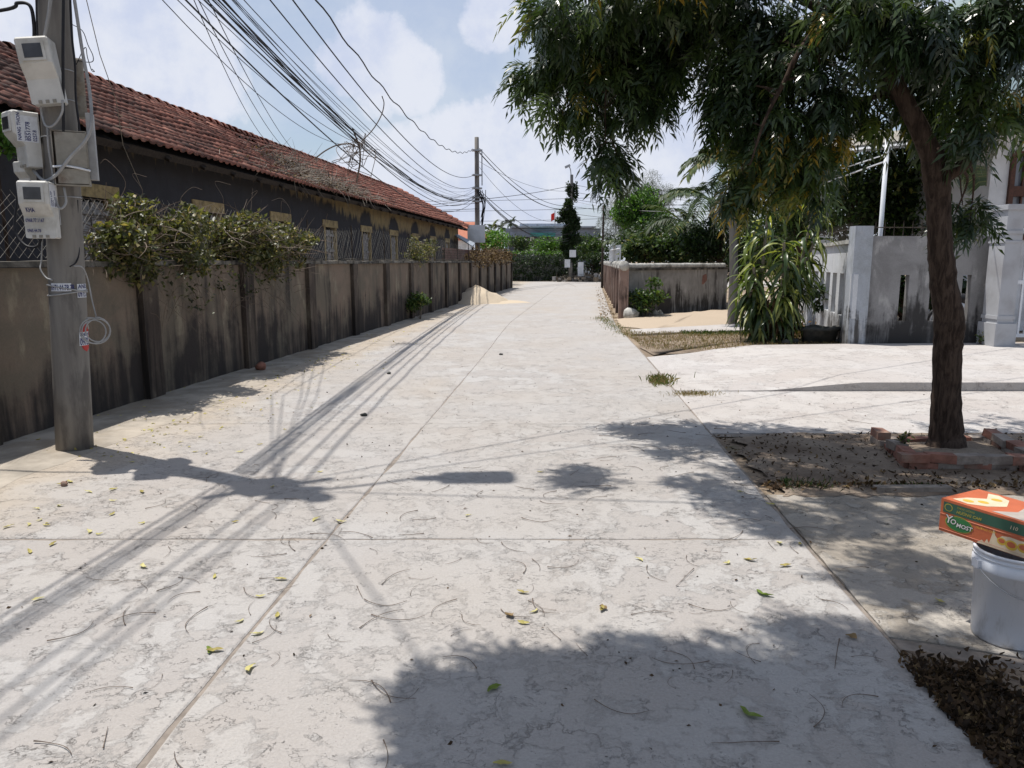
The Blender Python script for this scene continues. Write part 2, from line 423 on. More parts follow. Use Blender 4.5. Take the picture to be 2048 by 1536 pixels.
M['pole'] = t.done(col, .85, 0, .25)
# clay tiles: brick red body, black lichen, pale patches
t = NT('clay_tile')
a = t.attr(); big = t.noise(.45, 5, .6); md = t.noise(7, 5, .68)
col = t.ramp(a, [(0, (.12, .055, .042)), (.4, (.26, .105, .075)), (.75, (.38, .155, .11)), (1, (.46, .23, .17))])
col = t.mix(t.step(md, .56, .70, 0, .85), col, (.50, .34, .28))
fade = t.math('MULTIPLY', t.sepz(k=1), -.0105)                   # the near half of the roof is the more overgrown one
lich = t.math('ADD', t.math('ADD', t.math('MULTIPLY', big, .55), t.math('MULTIPLY', md, .45)), fade)
col = t.mix(t.step(lich, .20, .45, 0, .88), col, (.045, .036, .033))
t.bump(md, .5, .01)
M['tile'] = t.done(col, .9, 0, .2)
t = NT('sand')
col = t.mix(t.noise(60, 5, .7), (.38, .30, .225), (.50, .42, .33)); t.bump(t.noise(30, 6, .7), .6, .02)
M['sand'] = t.done(col, .97, 0, .1)
t = NT('pale_sand')
col = t.mix(t.noise(40, 5, .7), (.48, .40, .30), (.57, .48, .37)); t.bump(t.noise(22, 6, .7), .6, .03)
M['pilesand'] = t.done(col, .97, 0, .1)
t = NT('soil')
col = t.mix(t.step(t.noise(2.2, 7, .65), .35, .65), (.19, .145, .11), (.32, .26, .205))
col = t.mix(t.step(t.noise(45, 4, .7), .52, .7, 0, .6), col, (.10, .07, .05)); t.bump(t.noise(35, 6, .75), .8, .02)
M['soil'] = t.done(col, .97, 0, .1)
t = NT('ground_dirt')
col = t.mix(t.step(t.noise(.3, 7, .65), .35, .65), (.20, .155, .115), (.34, .27, .20))
col = t.mix(t.step(t.noise(1.5, 6, .7), .55, .7, 0, .6), col, (.09, .10, .045)); t.bump(t.noise(12, 6, .7), .6, .03)
M['ground'] = t.done(col, .97, 0, .1)
M['neem'] = leafmat('neem_leaf', [(0, (.018, .034, .018)), (.45, (.048, .080, .030)), (.75, (.100, .150, .040)), (.90, (.20, .20, .045)), (1, (.45, .30, .05))], .26, .30, .55)
M['vine'] = leafmat('vine_leaf', [(0, (.03, .036, .018)), (.45, (.085, .095, .036)), (.8, (.19, .185, .075)), (1, (.34, .26, .12))], .3, .45, .45)
M['bushy'] = leafmat('bush_leaf', [(0, (.018, .032, .014)), (.5, (.045, .085, .025)), (.85, (.10, .17, .04)), (1, (.22, .22, .06))], .3, .45, .4)
M['bright'] = leafmat('bright_leaf', [(0, (.03, .07, .016)), (.5, (.075, .17, .03)), (1, (.15, .27, .05))], .35, .45, .4)
M['grey_leaf'] = leafmat('casuarina_leaf', [(0, (.045, .055, .042)), (.6, (.10, .115, .085)), (1, (.18, .18, .13))], .3, .7, .2)
M['palm'] = leafmat('palm_leaf', [(0, (.018, .032, .016)), (.5, (.045, .078, .028)), (.85, (.11, .15, .05)), (1, (.25, .22, .09))], .25, .55, .25)
M['dracaena'] = leafmat('dracaena_leaf', [(0, (.018, .034, .014)), (.5, (.05, .085, .024)), (.82, (.17, .22, .05)), (1, (.42, .42, .13))], .28, .35, .5)
M['dry'] = leafmat('dry_leaf', [(0, (.03, .02, .013)), (.5, (.10, .06, .032)), (1, (.30, .21, .11))], .1, .8, .2)
M['yellow'] = leafmat('yellow_leaf', [(0, (.34, .27, .08)), (.5, (.52, .46, .16)), (1, (.60, .55, .26))], .1, .6, .3)
M['greenleaf'] = leafmat('green_fallen_leaf', [(0, (.12, .19, .03)), (1, (.22, .28, .05))], .2, .5, .3)
M['stalk'] = plain('dry_stalk', (.14, .105, .08), .8, .3, 20)
M['drytwig'] = plain('grey_twig', (.21, .185, .155), .9, .3, 20)
M['drygrass'] = leafmat('dry_grass', [(0, (.16, .11, .05)), (.7, (.40, .30, .17)), (1, (.10, .15, .04))], .2, .8, .1)

# ================================================================ SETTING
M['joint'] = plain('joint_dust', (.245, .21, .18), .95, .25, 14)
M['footdirt'] = plain('grey_dust', (.36, .32, .27), .97, .25, 3, bump=.6, dirt=(.27, .22, .165))
A = math.atan(.112)
D = np.array((math.sin(A), math.cos(A), 0.0)); N = np.array((-math.cos(A), math.sin(A), 0.0))   # along the long wall / away from the road
P0 = np.array((-5.097, 0.0, 0.0))
def S(s, o=0.0, z=0.0): return P0 + D * s + N * o + np.array((0, 0, z))

g = obj('ground', [(-900, -300, -.02), (900, -300, -.02), (900, 2500, -.02), (-900, 2500, -.02)], [(0, 1, 2, 3)], M['ground'], kind='structure')

EY = [-14, 0, 3.55, 12.5, 18.5, 21, 47]
EX = [.6, 1.40, 1.60, 2.22, 2.56, 2.80, 5.55]
def E(y): return float(np.interp(y, EY, EX))
def J(y): return E(y) - 2.68
def L(y): return E(y) - 5.42 + (.0 if y > 12 else (12 - y) * .012)
def slab_mesh(c, gap=.010, z=0.0, th=.10, n=14, wob=.006, zf=None, gt=None):
    """four corners -> slab with slightly crumbled edges; gap = joint along the road, gt = joint across it"""
    c = [np.array(q[:2], float) for q in c]; ce = sum(c) / 4; top = []; gt = gap if gt is None else gt
    c = [q + np.array((math.copysign(gap / 2, ce[0] - q[0]), math.copysign(gt / 2, ce[1] - q[1]))) for q in c]
    for i in range(4):
        a, b = c[i], c[(i + 1) % 4]
        e = b - a; nn = np.array((e[1], -e[0])); nn /= np.linalg.norm(nn)
        for k in range(n):
            t = k / n; p = a + e * t
            inn = abs(rng.normal(0, wob)) * (1.0 if k else .5); nn2 = nn if np.dot(nn, ce - p) > 0 else -nn
            q = p + nn2 * inn
            top.append((q[0], q[1], zf(q[0], q[1]) if zf else z))
    m = len(top)
    # inner rim a little further in, so the edge reads as rounded and worn
    v = [(x, y, zz - .004) for x, y, zz in top] + [(x + (ce[0] - x) * .006, y + (ce[1] - y) * .006, zz) for x, y, zz in top] + [(x, y, zz - th) for x, y, zz in top]
    f = [tuple(range(m, 2 * m))]
    for i in range(m):
        j = (i + 1) % m
        f += [(i, j, m + j, m + i), (2 * m + i, 2 * m + j, j, i)]
    return v, f
road = obj('road', [(L(y) - .1, y, -.006) for y in (-12, 0, 12, 20, 32, 47)] + [(E(y) + .015, y, -.006) for y in (47, 21, 18.5, 12.5, 3.55, 0, -12)], [tuple(range(12, -1, -1))], M['joint'], kind='structure')
ys = [-11.2 + 3.05 * i for i in range(19)] + [47.0]
ys = [y for y in ys if y < 46] + [47.0]
for i in range(len(ys) - 1):
    a, b = ys[i], ys[i + 1]
    for k in (0, 1):
        f0, f1 = (L, J) if k == 0 else (J, E)
        v, f = slab_mesh([(f0(a), a), (f1(a), a), (f1(b), b), (f0(b), b)], gap=.009 if a < 3.9 else .003, wob=.009 if a < 7 else .005, gt=.003)
        obj('concrete_slab', v, f, M['road'], road)
cr = obj('side_road', [(-40, 47.1, -.006), (60, 47.1, -.006), (60, 59.4, -.006), (-40, 59.4, -.006)], [(0, 1, 2, 3)], M['joint'], kind='structure')
for i in range(16):
    x = -24 + i * 4
    v, f = slab_mesh([(x, 47.1), (x + 4, 47.1), (x + 4, 59.2), (x, 59.2)], gap=.05); obj('concrete_slab', v, f, M['road'], cr)

# --- right-hand forecourt -------------------------------------------------
fc = obj('forecourt', [(E(6.6) + .03, 6.6, -.011), (24, 6.6, -.011), (24, 8.95, -.011), (E(8.95) + .03, 8.95, -.011)], [(0, 1, 2, 3)], M['joint'], kind='structure')
xs = [None, 6.2, 10.6, 15, 20, 24]
for i in range(5):
    a = xs[i]
    v, f = slab_mesh([(a or E(6.7) + .002, 6.70), (xs[i + 1], 6.70), (xs[i + 1], 8.95), (a or E(8.93) + .002, 8.95)], gap=.008, wob=.004)
    obj('concrete_slab', v, f, M['drive'], fc)
def apz(x, y):
    return float(np.interp(x, [2.7, 3.1, 4.2, 30], [0.003, .006, .105, .105]))
ap = MB()
xx = [None, 2.9, 3.15, 3.5, 3.9, 4.25, 6, 8, 11, 14, 18, 24]
def apfar(x): return float(np.interp(x, [2.2, 3.4, 5.2, 6.2, 11, 24], [12.2, 12.95, 13.25, 13.3, 13.6, 14.0]))
top = []
for i, x in enumerate(xx):
    x0 = x or E(8.97) + .012; x1 = x or E(12.2) + .012
    top.append((x0, 8.96, apz(x0, 0))); top.append((x1, apfar(x1), apz(x1, 0)))
n = len(xx)
v = top + [(a, b, -.05) for a, b, c in top]
f = [(2*i, 2*i+2, 2*i+3, 2*i+1) for i in range(n - 1)] + [(2*i, 2*n+2*i, 2*n+2*i+2, 2*i+2) for i in range(n - 1)] + [(2*i+3, 2*n+2*i+3, 2*n+2*i+1, 2*i+1) for i in range(n-1)] + [(1, 2*n+1, 2*n, 0)]
obj('raised_forecourt', v, f, M['drive'], kind='structure')
# old paving the bucket stands on
op = obj('roadside_paving', [(E(2.3) + .03, 2.5, -.012), (8, 2.0, -.012), (8, 4.9, -.012), (E(4.9) + .03, 4.9, -.012)], [(0, 1, 2, 3)], M['joint'], kind='structure')
b0, b1 = G(1765, 1290), G(2048, 1342)
v, f = slab_mesh([(E(2.9) + .012, 2.93), (b1[0] + 2.2, b1[1] - .75), (4.3, 4.88), (E(4.9) + .012, 4.88)], gap=.01, wob=.01); obj('concrete_slab', v, f, M['oldc'], op)
v, f = slab_mesh([(4.32, 1.9), (8, 1.4), (8, 4.86), (4.32, 4.86)], gap=.01); obj('concrete_slab', v, f, M['oldc'], op)
def patchsheet(name, pts, z, mat, sub=6, wob=.05, hump=0.0):
    out = []
    m = len(pts)
    for i in range(m):
        a, b = np.array(pts[i][:2], float), np.array(pts[(i + 1) % m][:2], float)
        for k in range(sub): out.append(a + (b - a) * k / sub + rng.normal(0, wob, 2))
    ce = sum(out) / len(out); rings = [1, .93, .8, .6, .35]; v = []; q = len(out)
    for r in rings:
        for p in out:
            w = ce + (p - ce) * r
            h = hump * (1 - r) ** .8 * (1 + .3 * math.sin(w[0] * 5) * math.sin(w[1] * 4.3)) if r < 1 else -.004
            v.append((w[0], w[1], z + h + (rng.normal(0, .004) if (hump > .035 and r < 1) else 0)))
    v.append((ce[0], ce[1], z + hump)); f = []
    for i in range(len(rings) - 1):
        for k in range(q): j = (k + 1) % q; f.append((i*q+k, i*q+j, (i+1)*q+j, (i+1)*q+k))
    for k in range(q): f.append(((len(rings)-1)*q+k, (len(rings)-1)*q+(k+1) % q, len(v) - 1))
    return obj(name, v, f, mat, smooth=True, kind='structure')
vv, ff = [], []; ny, nx = 22, 60
for j_ in range(ny):
    y_ = 4.83 + 1.86 * j_ / (ny - 1); xl = 1.80 + .22 * (j_ / (ny - 1)) ** 1.5 + .10 * math.sin(j_ * 1.3) * .5 + rng.normal(0, .03) + (.25 if j_ > ny - 3 else 0)
    for i_ in range(nx):
        t_ = (i_ / (nx - 1)) ** 1.3; x_ = xl + (9 - xl) * t_; e_ = min(1, i_ / 3, j_ / 2, (ny - 1 - j_) / 2)
        vv.append((x_, y_ + (0 if 0 < j_ < ny - 1 else rng.normal(0, .02)), .003 + e_ * (.012 + .008 * math.sin(x_ * 6) * math.sin(y_ * 5))))
for j_ in range(ny - 1):
    for i_ in range(nx - 1): a_ = j_ * nx + i_; ff.append((a_, a_ + 1, a_ + nx + 1, a_ + nx))
obj('soil_patch', vv, ff, M['soil'], None, True, kind='structure')
v, f = slab_mesh([(1.80, 4.90), (9, 4.90), (9, 4.96), (1.90, 4.96)], gap=0, z=.012); 
k0 = G(1770, 983); k1 = G(1880, 985)
kb = MB(); kb.box(((k0[0] + k1[0]) / 2, 4.93, .015), (k1[0] - k0[0] + .15, .07, .05), .02); kb.build('kerb_stone', M['joint'], kind='structure')
patchsheet('sand_verge', [(2.62, 18.4), (3.2, 17.2), (5.2, 18.6), (8.5, 19.8), (9, 25.5), (6.7, 24.4), (4.5, 22.3), (3.3, 20.9), (2.8, 20.4)], .0, M['sand'], 6, .06, .14)
sp_ = [(2.52, 15.9), (6.6, 17.3), (9.5, 19.0), (9.4, 20.6), (5.6, 18.6), (2.68, 16.95)]
_v = [(a, b, .03) for a, b in sp_] + [(a, b, -.05) for a, b in sp_]
obj('side_path', _v, [tuple(range(6))] + [(i, 6 + i, 6 + (i + 1) % 6, (i + 1) % 6) for i in range(6)], M['drive'], kind='structure')
patchsheet('dry_verge', [(2.32, 12.6), (3.4, 12.9), (5.2, 13.3), (7.2, 13.5), (8, 17), (6.4, 16.9), (4.0, 16.3), (2.50, 15.7)], .002, M['soil'], 6, .05, .04)
patchsheet('roadside_dirt', [(E(0) + .03, -6), (9, -6), (9, 2.0), (b1[0] + .5, b1[1] - .2), (b0[0], b0[1]), (E(2.8) + .02, 2.86)], -.004, M['soil'], 6, .02, .02)
pts = [S(s, .02)[:2] for s in (-4, 6, 15, 25, 40, 44)] + [(L(y) + .14, y) for y in (43, 36, 30, 25, 20, 16, 12, 9, 6, 3, -4)]
vv, ff = [], []; yy = np.arange(-4, 44, .22)
wx_ = .16 + np.convolve(rng.normal(0, .35, len(yy) + 8), np.ones(9) / 9, 'valid') * .6
for i, y_ in enumerate(yy):
    a_ = S(y_ / D[1], .03); e_ = L(y_) + max(.03, wx_[i])
    for k_ in range(5): t_ = k_ / 4; vv.append((a_[0] + (e_ - a_[0]) * t_, y_, (.012 + rng.normal(0, .003)) if k_ < 4 else .0012))
for i in range(len(yy) - 1):
    for k_ in range(4): a_ = i * 5 + k_; ff.append((a_, a_ + 1, a_ + 6, a_ + 5))
obj('wall_foot_dirt', vv, ff, M['footdirt'], None, True, kind='structure')

# ================================================================ LONG GARDEN WALL (left)
lw = thing('garden_wall', 'long mould streaked rendered wall with dark piers along the left road edge', 'wall', S(20))
pil = [8.56 + 2.45 * k for k in range(-4, 16)]
H = 1.56
def sbox(mb, s0, s1, o0, o1, z0, z1, t=.5):
    c = [(S(a, b, z0)) for a, b in ((s0, o0), (s1, o0), (s1, o1), (s0, o1))]; d = [q + np.array((0, 0, z1 - z0)) for q in c]
    return mb.prism([d[0], d[3], d[2], d[1]], [c[0], c[3], c[2], c[1]], t)
for i, s in enumerate(pil):
    hh = H + .006 * rng.normal()
    sbox(MB(), s - .15, s + .15, -.075, .16, -.05, hh - .055).build('pier', M['pilaster'], lw)
    if i < len(pil) - 1:
        sbox(MB(), s + .15, pil[i + 1] - .15, .0, .12, -.05, hh - .06).build('wall_panel', M['wall_left'], lw)
        cm = MB(); n = 12; up, lo = [], []
        a, b = s, pil[i + 1]
        for k in range(n + 1):
            ss = a + (b - a) * k / n
            up.append((S(ss, -.055 + rng.normal(0, .006), hh + rng.normal(0, .006)), S(ss, .165 + rng.normal(0, .006), hh + rng.normal(0, .006))))
            lo.append((S(ss, -.06 + rng.normal(0, .006), hh - .054), S(ss, .17, hh - .054)))
        vv = [q for u_, l_ in zip(up, lo) for q in (u_[0], u_[1], l_[0], l_[1])]; ff = []
        for k in range(n):
            p, q = 4 * k, 4 * k + 4
            ff += [(p, q, q+1, p+1), (p+2, p+3, q+3, q+2), (p, p+2, q+2, q), (p+1, q+1, q+3, p+3)]
        ff += [(0, 1, 3, 2), (4*n, 4*n+2, 4*n+3, 4*n+1)]
        obj('coping', vv, ff, M['coping'], lw)
sbox(MB(), pil[-1] - .1, pil[-1] + .1, .16, 6, -.05, H - .05).build('return_wall', M['wall_left'], lw)
# chain-link mesh above the wall
cf = thing('chain_link_fence', 'sagging rusty chain link mesh standing on top of the left garden wall', 'fence', S(20, .1, H))
for s in pil[1:]:
    if s > 7: MB().tube([S(s + .35, .1, H - .02), S(s + .37, .12, H + .74)], .016, 6).build('post', M['wood_dark'], cf)
wm = MB(); sp = .11; hgt = .64
for dr in (1, -1):
    s = 5.0
    while s < 30:
        a = S(s, .1, H + .02); b = S(s + dr * hgt * .9, .1 + .05 * math.sin(s * 1.7), H + hgt + .07 * math.sin(s * .8))
        wm.tube([a, (a + b) / 2 + rng.normal(0, .012, 3), b], .0015, 3, cap=False); s += sp * (1 if s < 16 else 1.6)
wm.build('wire_mesh', M['plate'], cf, kind='stuff')
rw = MB(); hel = [S(s_, .05 + .035 * math.cos(s_ * 60), H + .03 + .03 * math.sin(s_ * 60)) for s_ in np.arange(12, 40, .035)]
rw.tube(hel, .004, 3, cap=False).build('rolled_wire', M['coping'], cf, kind='stuff')

# ================================================================ LONG TILED HOUSE
OE, OW, OR_ = 1.99, 2.49, 5.97        # eave, wall, ridge offsets
ZE, ZR = 3.39, 5.47
th = math.atan((ZR - ZE) / (OR_ - OE)); SL = (OR_ - OE) / math.cos(th)
S0, S1 = 2.0, 42.0
lh = thing('tiled_house', 'long derelict ochre house with sagging red clay tile roof behind the left wall', 'house', S(22, 4.5))
t = NT('derelict_wall')
sx = t.math('ADD', t.math('MULTIPLY', t.sepz(k=0), float(D[0])), t.math('MULTIPLY', t.sepz(k=1), float(D[1])))
sx = t.math('ADD', sx, 5.097 * float(D[0]))
u = t.math('SUBTRACT', t.math('FRACT', t.math('ADD', t.math('DIVIDE', t.math('SUBTRACT', sx, 11.4), 3.4), .5)), .5); u = t.math('MULTIPLY', u, 3.4)
z = t.sepz()
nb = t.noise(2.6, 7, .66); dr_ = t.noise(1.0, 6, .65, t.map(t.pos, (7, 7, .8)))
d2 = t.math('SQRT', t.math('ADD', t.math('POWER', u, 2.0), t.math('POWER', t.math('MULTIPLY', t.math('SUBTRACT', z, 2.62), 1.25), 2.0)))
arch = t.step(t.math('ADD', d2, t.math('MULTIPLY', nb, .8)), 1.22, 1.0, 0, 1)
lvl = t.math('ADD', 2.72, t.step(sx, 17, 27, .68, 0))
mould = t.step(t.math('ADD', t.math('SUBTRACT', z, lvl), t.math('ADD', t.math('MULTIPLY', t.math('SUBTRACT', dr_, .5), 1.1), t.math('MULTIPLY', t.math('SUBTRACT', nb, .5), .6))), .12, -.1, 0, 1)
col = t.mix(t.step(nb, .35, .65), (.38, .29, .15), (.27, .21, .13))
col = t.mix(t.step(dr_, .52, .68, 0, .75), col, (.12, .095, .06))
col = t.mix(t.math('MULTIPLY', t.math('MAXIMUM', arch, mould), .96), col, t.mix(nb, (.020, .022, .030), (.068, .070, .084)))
col = t.mix(t.step(t.noise(5, 6, .7, t.map(t.pos, (1, 1, .5))), .64, .74, 0, .4), col, (.20, .19, .18))
t.bump(t.noise(30, 5, .7), .5, .008)
M['derelict'] = t.done(col, .92, 0, .2)
wins = [11.4 + 3.4 * k for k in range(-2, 9)]
wb = MB(); W2 = .5; ZS, ZT = 1.15, 2.5; HT = 3.62
prev = S0 + .2
for w in wins + [S1 - .35 + W2]:
    a = min(w - W2, S1 - .35)
    sbox(wb, prev, a, OW, OW + .22, -.05, HT)
    if w in wins:
        sbox(wb, w - W2, w + W2, OW, OW + .22, -.05, ZS); sbox(wb, w - W2, w + W2, OW, OW + .22, ZT, HT)
        prev = w + W2
wb.build('wall', M['derelict'], lh)
gv = MB()
for ss in (S0 + .2, S1 - .35):
    p = [S(ss, OW + .22, -.05), S(ss, 2 * OR_ - OW, -.05), S(ss, 2 * OR_ - OW, HT), S(ss, OR_, ZR - .12), S(ss, OW + .22, HT)]
    q = [c - D * .2 for c in p]; gv.prism(p, q)
sbox(gv, S0, S1 - .4, 2 * OR_ - OW - .2, 2 * OR_ - OW, -.05, HT)
gv.build('gable_wall', M['derelict'], lh)
for w in wins:
    fr = MB()
    sbox(fr, w - W2 - .10, w + W2 + .10, OW - .025, OW + .14, ZT + .002, ZT + .20)
    sbox(fr, w - W2 + .002, w - W2 + .09, OW - .015, OW + .14, ZS + .002, ZT); sbox(fr, w + W2 - .09, w + W2 - .002, OW - .015, OW + .14, ZS + .002, ZT)
    fo = fr.build('window', M['lintel'], lh)
    bk = MB(); sbox(bk, w - W2 + .09, w + W2 - .09, OW + .15, OW + .17, ZS, ZT); bk.build('unlit_backing', M['black'], fo)  # black plate behind the shutters, painted for the unlit room
    for k in (-1, 1):
        sh = MB(); c0 = w + (-.41 if k < 0 else .015)
        for j in range(4):
            if rng.random() < .12: continue
            sbox(sh, c0 + j * .1, c0 + j * .1 + .092, OW + .06 + rng.random() * .012, OW + .085, ZS + .02 + rng.random() * .05, ZT - .03 - rng.random() * .06)
        for zz in (ZS + .2, (ZS + ZT) / 2, ZT - .25): sbox(sh, c0 + .01, c0 + .385, OW + .035, OW + .058, zz, zz + .07)
        sh.build('shutter', M['wood_grey'], fo)
rf = MB()
def RP(s, w, h=0.0):   # point on the slope facing the road
    return S(s, OE + w * math.cos(th) - h * math.sin(th), ZE + w * math.sin(th) + h * math.cos(th))
def dip(s, w):
    q = -.05 * (math.sin(s * .55 + 1) + .6 * math.sin(s * 1.23 + w)) * math.sin(min(1, w / SL) * math.pi) * 1.0
    return q - .22 * math.exp(-((s - 22.8) / 1.3) ** 2 - ((w - 3.2) / .8) ** 2) - .06 * math.exp(-((s - 19.5) / 2.5) ** 2 - ((w - 1.2) / 1.) ** 2)
m_ = 40; vv = []; ff = []
for i in range(m_ + 1):
    s = S0 + (S1 - S0) * i / m_
    for j in range(7):
        w = SL * j / 6; vv.append(RP(s, w, dip(s, w) - .085))
for i in range(m_):
    for j in range(6): a = i * 7 + j; ff.append((a, a + 1, a + 8, a + 7))
obj('unlit_roof_boarding', vv, ff, M['black'], lh)  # boarding coloured black so the roof hole looks deep and unlit
bs = [RP(S0, SL), RP(S1, SL), S(S1, 2 * OR_ - OE, ZE), S(S0, 2 * OR_ - OE, ZE)]; bs2 = [q - np.array((0, 0, .06)) for q in bs]
MB().prism(bs, bs2).build('far_roof_slope', M['tile'], lh)
for s in np.arange(S0 + .5, S1, 1.13):
    mb = MB(); a, b = RP(s, -.12, -.15), RP(s, 1.2, -.15)
    mb.tube([a, b], .045, 4); mb.build('rafter', M['wood_dark'], lh)
fa = MB(); fa.prism([RP(S0, -.03, -.09), RP(S1, -.03, -.09), RP(S1, .0, -.09), RP(S0, .0, -.09)], [RP(S0, -.03, -.20), RP(S1, -.03, -.20), RP(S1, .0, -.20), RP(S0, .0, -.20)]); fa.build('fascia', M['wood_dark'], lh)
# tile: one roll, one flat pan, a lip towards the eave.   local x = along the roof, y = up the slope, z = out
TW, TE = .222, SL / 14
prof = [(0, .000), (.03, .022), (.06, .034), (.09, .024), (.118, .004), (.165, -.004), (.205, .000), (.228, .010)]
bv_, bf_ = [], []
for (x, zz) in prof: bv_ += [(x, -.03, zz + .040), (x, TE + .03, zz + .002), (x, -.03, zz + .006)]
for i in range(len(prof) - 1):
    a = 3 * i; bf_ += [(a, a + 3, a + 4, a + 1), (a + 2, a + 5, a + 3, a)]
bv_ = np.array(bv_)
ncol = int((S1 - S0) / TW)
cells = []
slp = np.array([D, N * math.cos(th) + np.array((0, 0, math.sin(th))), np.cross(D, N * math.cos(th) + np.array((0, 0, math.sin(th))))])
for i in range(ncol):
    for j in range(14):
        s, w = S0 + i * TW, j * TE
        hole = ((s - 22.6) / 1.25) ** 2 + ((w - 3.0 - (s - 22.6) * -.25) / .50) ** 2 < 1 or ((s - 20.2) / .5) ** 2 + ((w - 3.75) / .35) ** 2 < 1
        if hole and rng.random() < .93: continue
        p = RP(s, w, dip(s, w) + rng.normal(0, .004)); cells.append((i, j, s, w, p, rng.normal(0, .018), rng.normal(0, .03) + (rng.normal(0, .12) if abs(s - 22.8) < 2.2 and abs(w - 3.2) < 1 else 0), float(np.clip(rng.normal(.5, .22), 0, 1))))
def onview(p):
    f_ = p[1] * math.cos(PITCH) - (p[2] - EYE) * math.sin(PITCH); x = 1024 + F * p[0] / f_
    return x > -20
vis = sorted([c for c in cells if onview(c[4])], key=lambda c: np.linalg.norm(c[4] - np.array((0, 0, EYE))))
near = vis[:298]; nearset = {(c[0], c[1]) for c in near}
tm = [mesh_from('roof_tile', bv_, bf_, M['tile'], True, tint=[a_] * len(bv_)) for a_ in (.1, .3, .45, .6, .75, .95)]
B0 = Matrix(((slp[0][0], slp[1][0], -slp[2][0] if slp[2][2] < 0 else slp[2][0]), (slp[0][1], slp[1][1], -slp[2][1] if slp[2][2] < 0 else slp[2][1]), (slp[0][2], slp[1][2], abs(slp[2][2]))))
# keep a right-handed frame: x along the ridge away from the camera mirrors, so x runs back towards the camera
flip = slp[2][2] < 0
if flip: B0 = Matrix(((-slp[0][0], slp[1][0], -slp[2][0]), (-slp[0][1], slp[1][1], -slp[2][1]), (-slp[0][2], slp[1][2], -slp[2][2])))
for c in near:
    rot = B0 @ Matrix.Rotation(c[5], 3, 'Z') @ Matrix.Rotation(c[6] * .4, 3, 'X')
    put('roof_tile', tm[min(5, int(c[7] * 6))], c[4] + (D * TW if flip else 0), lh, rot.to_euler())
far = [c for c in cells if (c[0], c[1]) not in nearset]
RM = np.array([np.array(B0 @ Matrix.Rotation(c[5], 3, 'Z') @ Matrix.Rotation(c[6] * .4, 3, 'X')) for c in far])
scatter('roof_tiling', (bv_, bf_), np.array([c[4] + (D * TW if flip else 0) for c in far]), RM, np.ones(len(far)), [c[7] for c in far], M['tile'], lh, kind='stuff')
# ridge caps
hb, hf = [], []
for k in range(9):
    an = math.pi * k / 8
    for y, r in ((0, .165), (.08, .175), (.40, .105)): hb.append((math.cos(an) * r, y, math.sin(an) * r * .9))
for k in range(8):
    for j in (0, 1): a = 3 * k + j; hf.append((a, a + 3, a + 4, a + 1))
rm = [mesh_from('ridge_tile', hb, hf, M['tile'], True, tint=[a_] * len(hb)) for a_ in (.2, .45, .7)]
s = S0
while s < S1:
    put('ridge_tile', rm[int(rng.integers(3))], RP(s, SL, .0) + np.array((0, 0, -.035 + rng.normal(0, .008))), lh, (rng.normal(0, .02), 0, -A + rng.normal(0, .03))); s += .37
# verge tiles at the far gable
for j in range(13): put('verge_tile', rm[int(rng.integers(3))], RP(S1 - .03, j * .345, .01), lh, (th, 0, math.atan2(N[1], N[0]) - math.pi / 2))
# small twigs and dead creeper lying over the sagging tiles
def twigs(name, n, where, mat, parent=None, ln=(.15, .5), r=.004, kind='stuff', droop=.0):
    mb = MB()
    for _ in range(n):
        p = where(); l = rng.uniform(*ln); d = rng.normal(0, 1, 3); d /= np.linalg.norm(d); d[2] *= .5
        c = rng.normal(0, .35, 3); pts = [p + d * l * k_ / 4 + c * l * (k_ / 4) ** 2 * .8 - np.array((0, 0, droop * l * (k_ / 4) ** 2)) for k_ in range(5)]
        mb.tube(pts, [r, r, r * .9, r * .7, r * .4], 3, cap=False)
    return mb.build(name, mat, parent, kind=kind)
def onroof():
    s = rng.normal(21.5, 2.4); w = abs(rng.normal(.1, .75)) if s > 19 else abs(rng.normal(0, .4))
    if rng.random() < .35: s = rng.normal(21.3, 1.0); w = rng.normal(1.5, .5)
    return RP(s, w, .06 + abs(rng.normal(0, .05)))
rc = thing('dead_creeper', 'tangle of dead grey creeper lying over the sagging lower roof tiles', 'creeper', RP(21, .5, .05))
twigs('dry_stems', 900, onroof, M['drytwig'], rc, (.2, .7), .007)
oval = ([(0, 0, 0), (-.28, .42, .06), (.28, .42, .06), (0, 1, -.10)], [(0, 2, 3), (0, 3, 1)], [0, .0, .0, .05])
def leafcloud(name, pts, base, size, mat, parent, tilt=.7, tm_=.5, ts=.22, down=0.0, kind='stuff'):
    n = len(pts); Rm_ = rotmats(n, rng.uniform(0, 6.283, n), rng.normal(-down, tilt, n), rng.normal(0, .6, n))
    return scatter(name, base, pts, Rm_, rng.uniform(size[0], size[1], n), rng.normal(tm_, ts, n), mat, parent, kind)
pts = np.array([onroof() for _ in range(700)]); leafcloud('dead_leaves', pts, oval, (.05, .11), M['dry'], rc)

# ---------------------------------------------------------------- sampling helpers
def blob(c, r, n, shell=.45, flat=0.0):
    d = rng.normal(0, 1, (n, 3)); d /= np.linalg.norm(d, axis=1)[:, None]
    rad = rng.uniform(shell, 1, n) ** .5 * (1 + .22 * np.sin(d[:, 0] * 5 + c[0]) * np.sin(d[:, 2] * 6 + c[1]))
    return np.array(c) + d * rad[:, None] * np.array(r)
def blobs(bl, per):
    return np.concatenate([blob(c, r, max(6, int(per * (r[0] * r[1] * r[2]) ** (2 / 3))), .3) for c, r in bl])

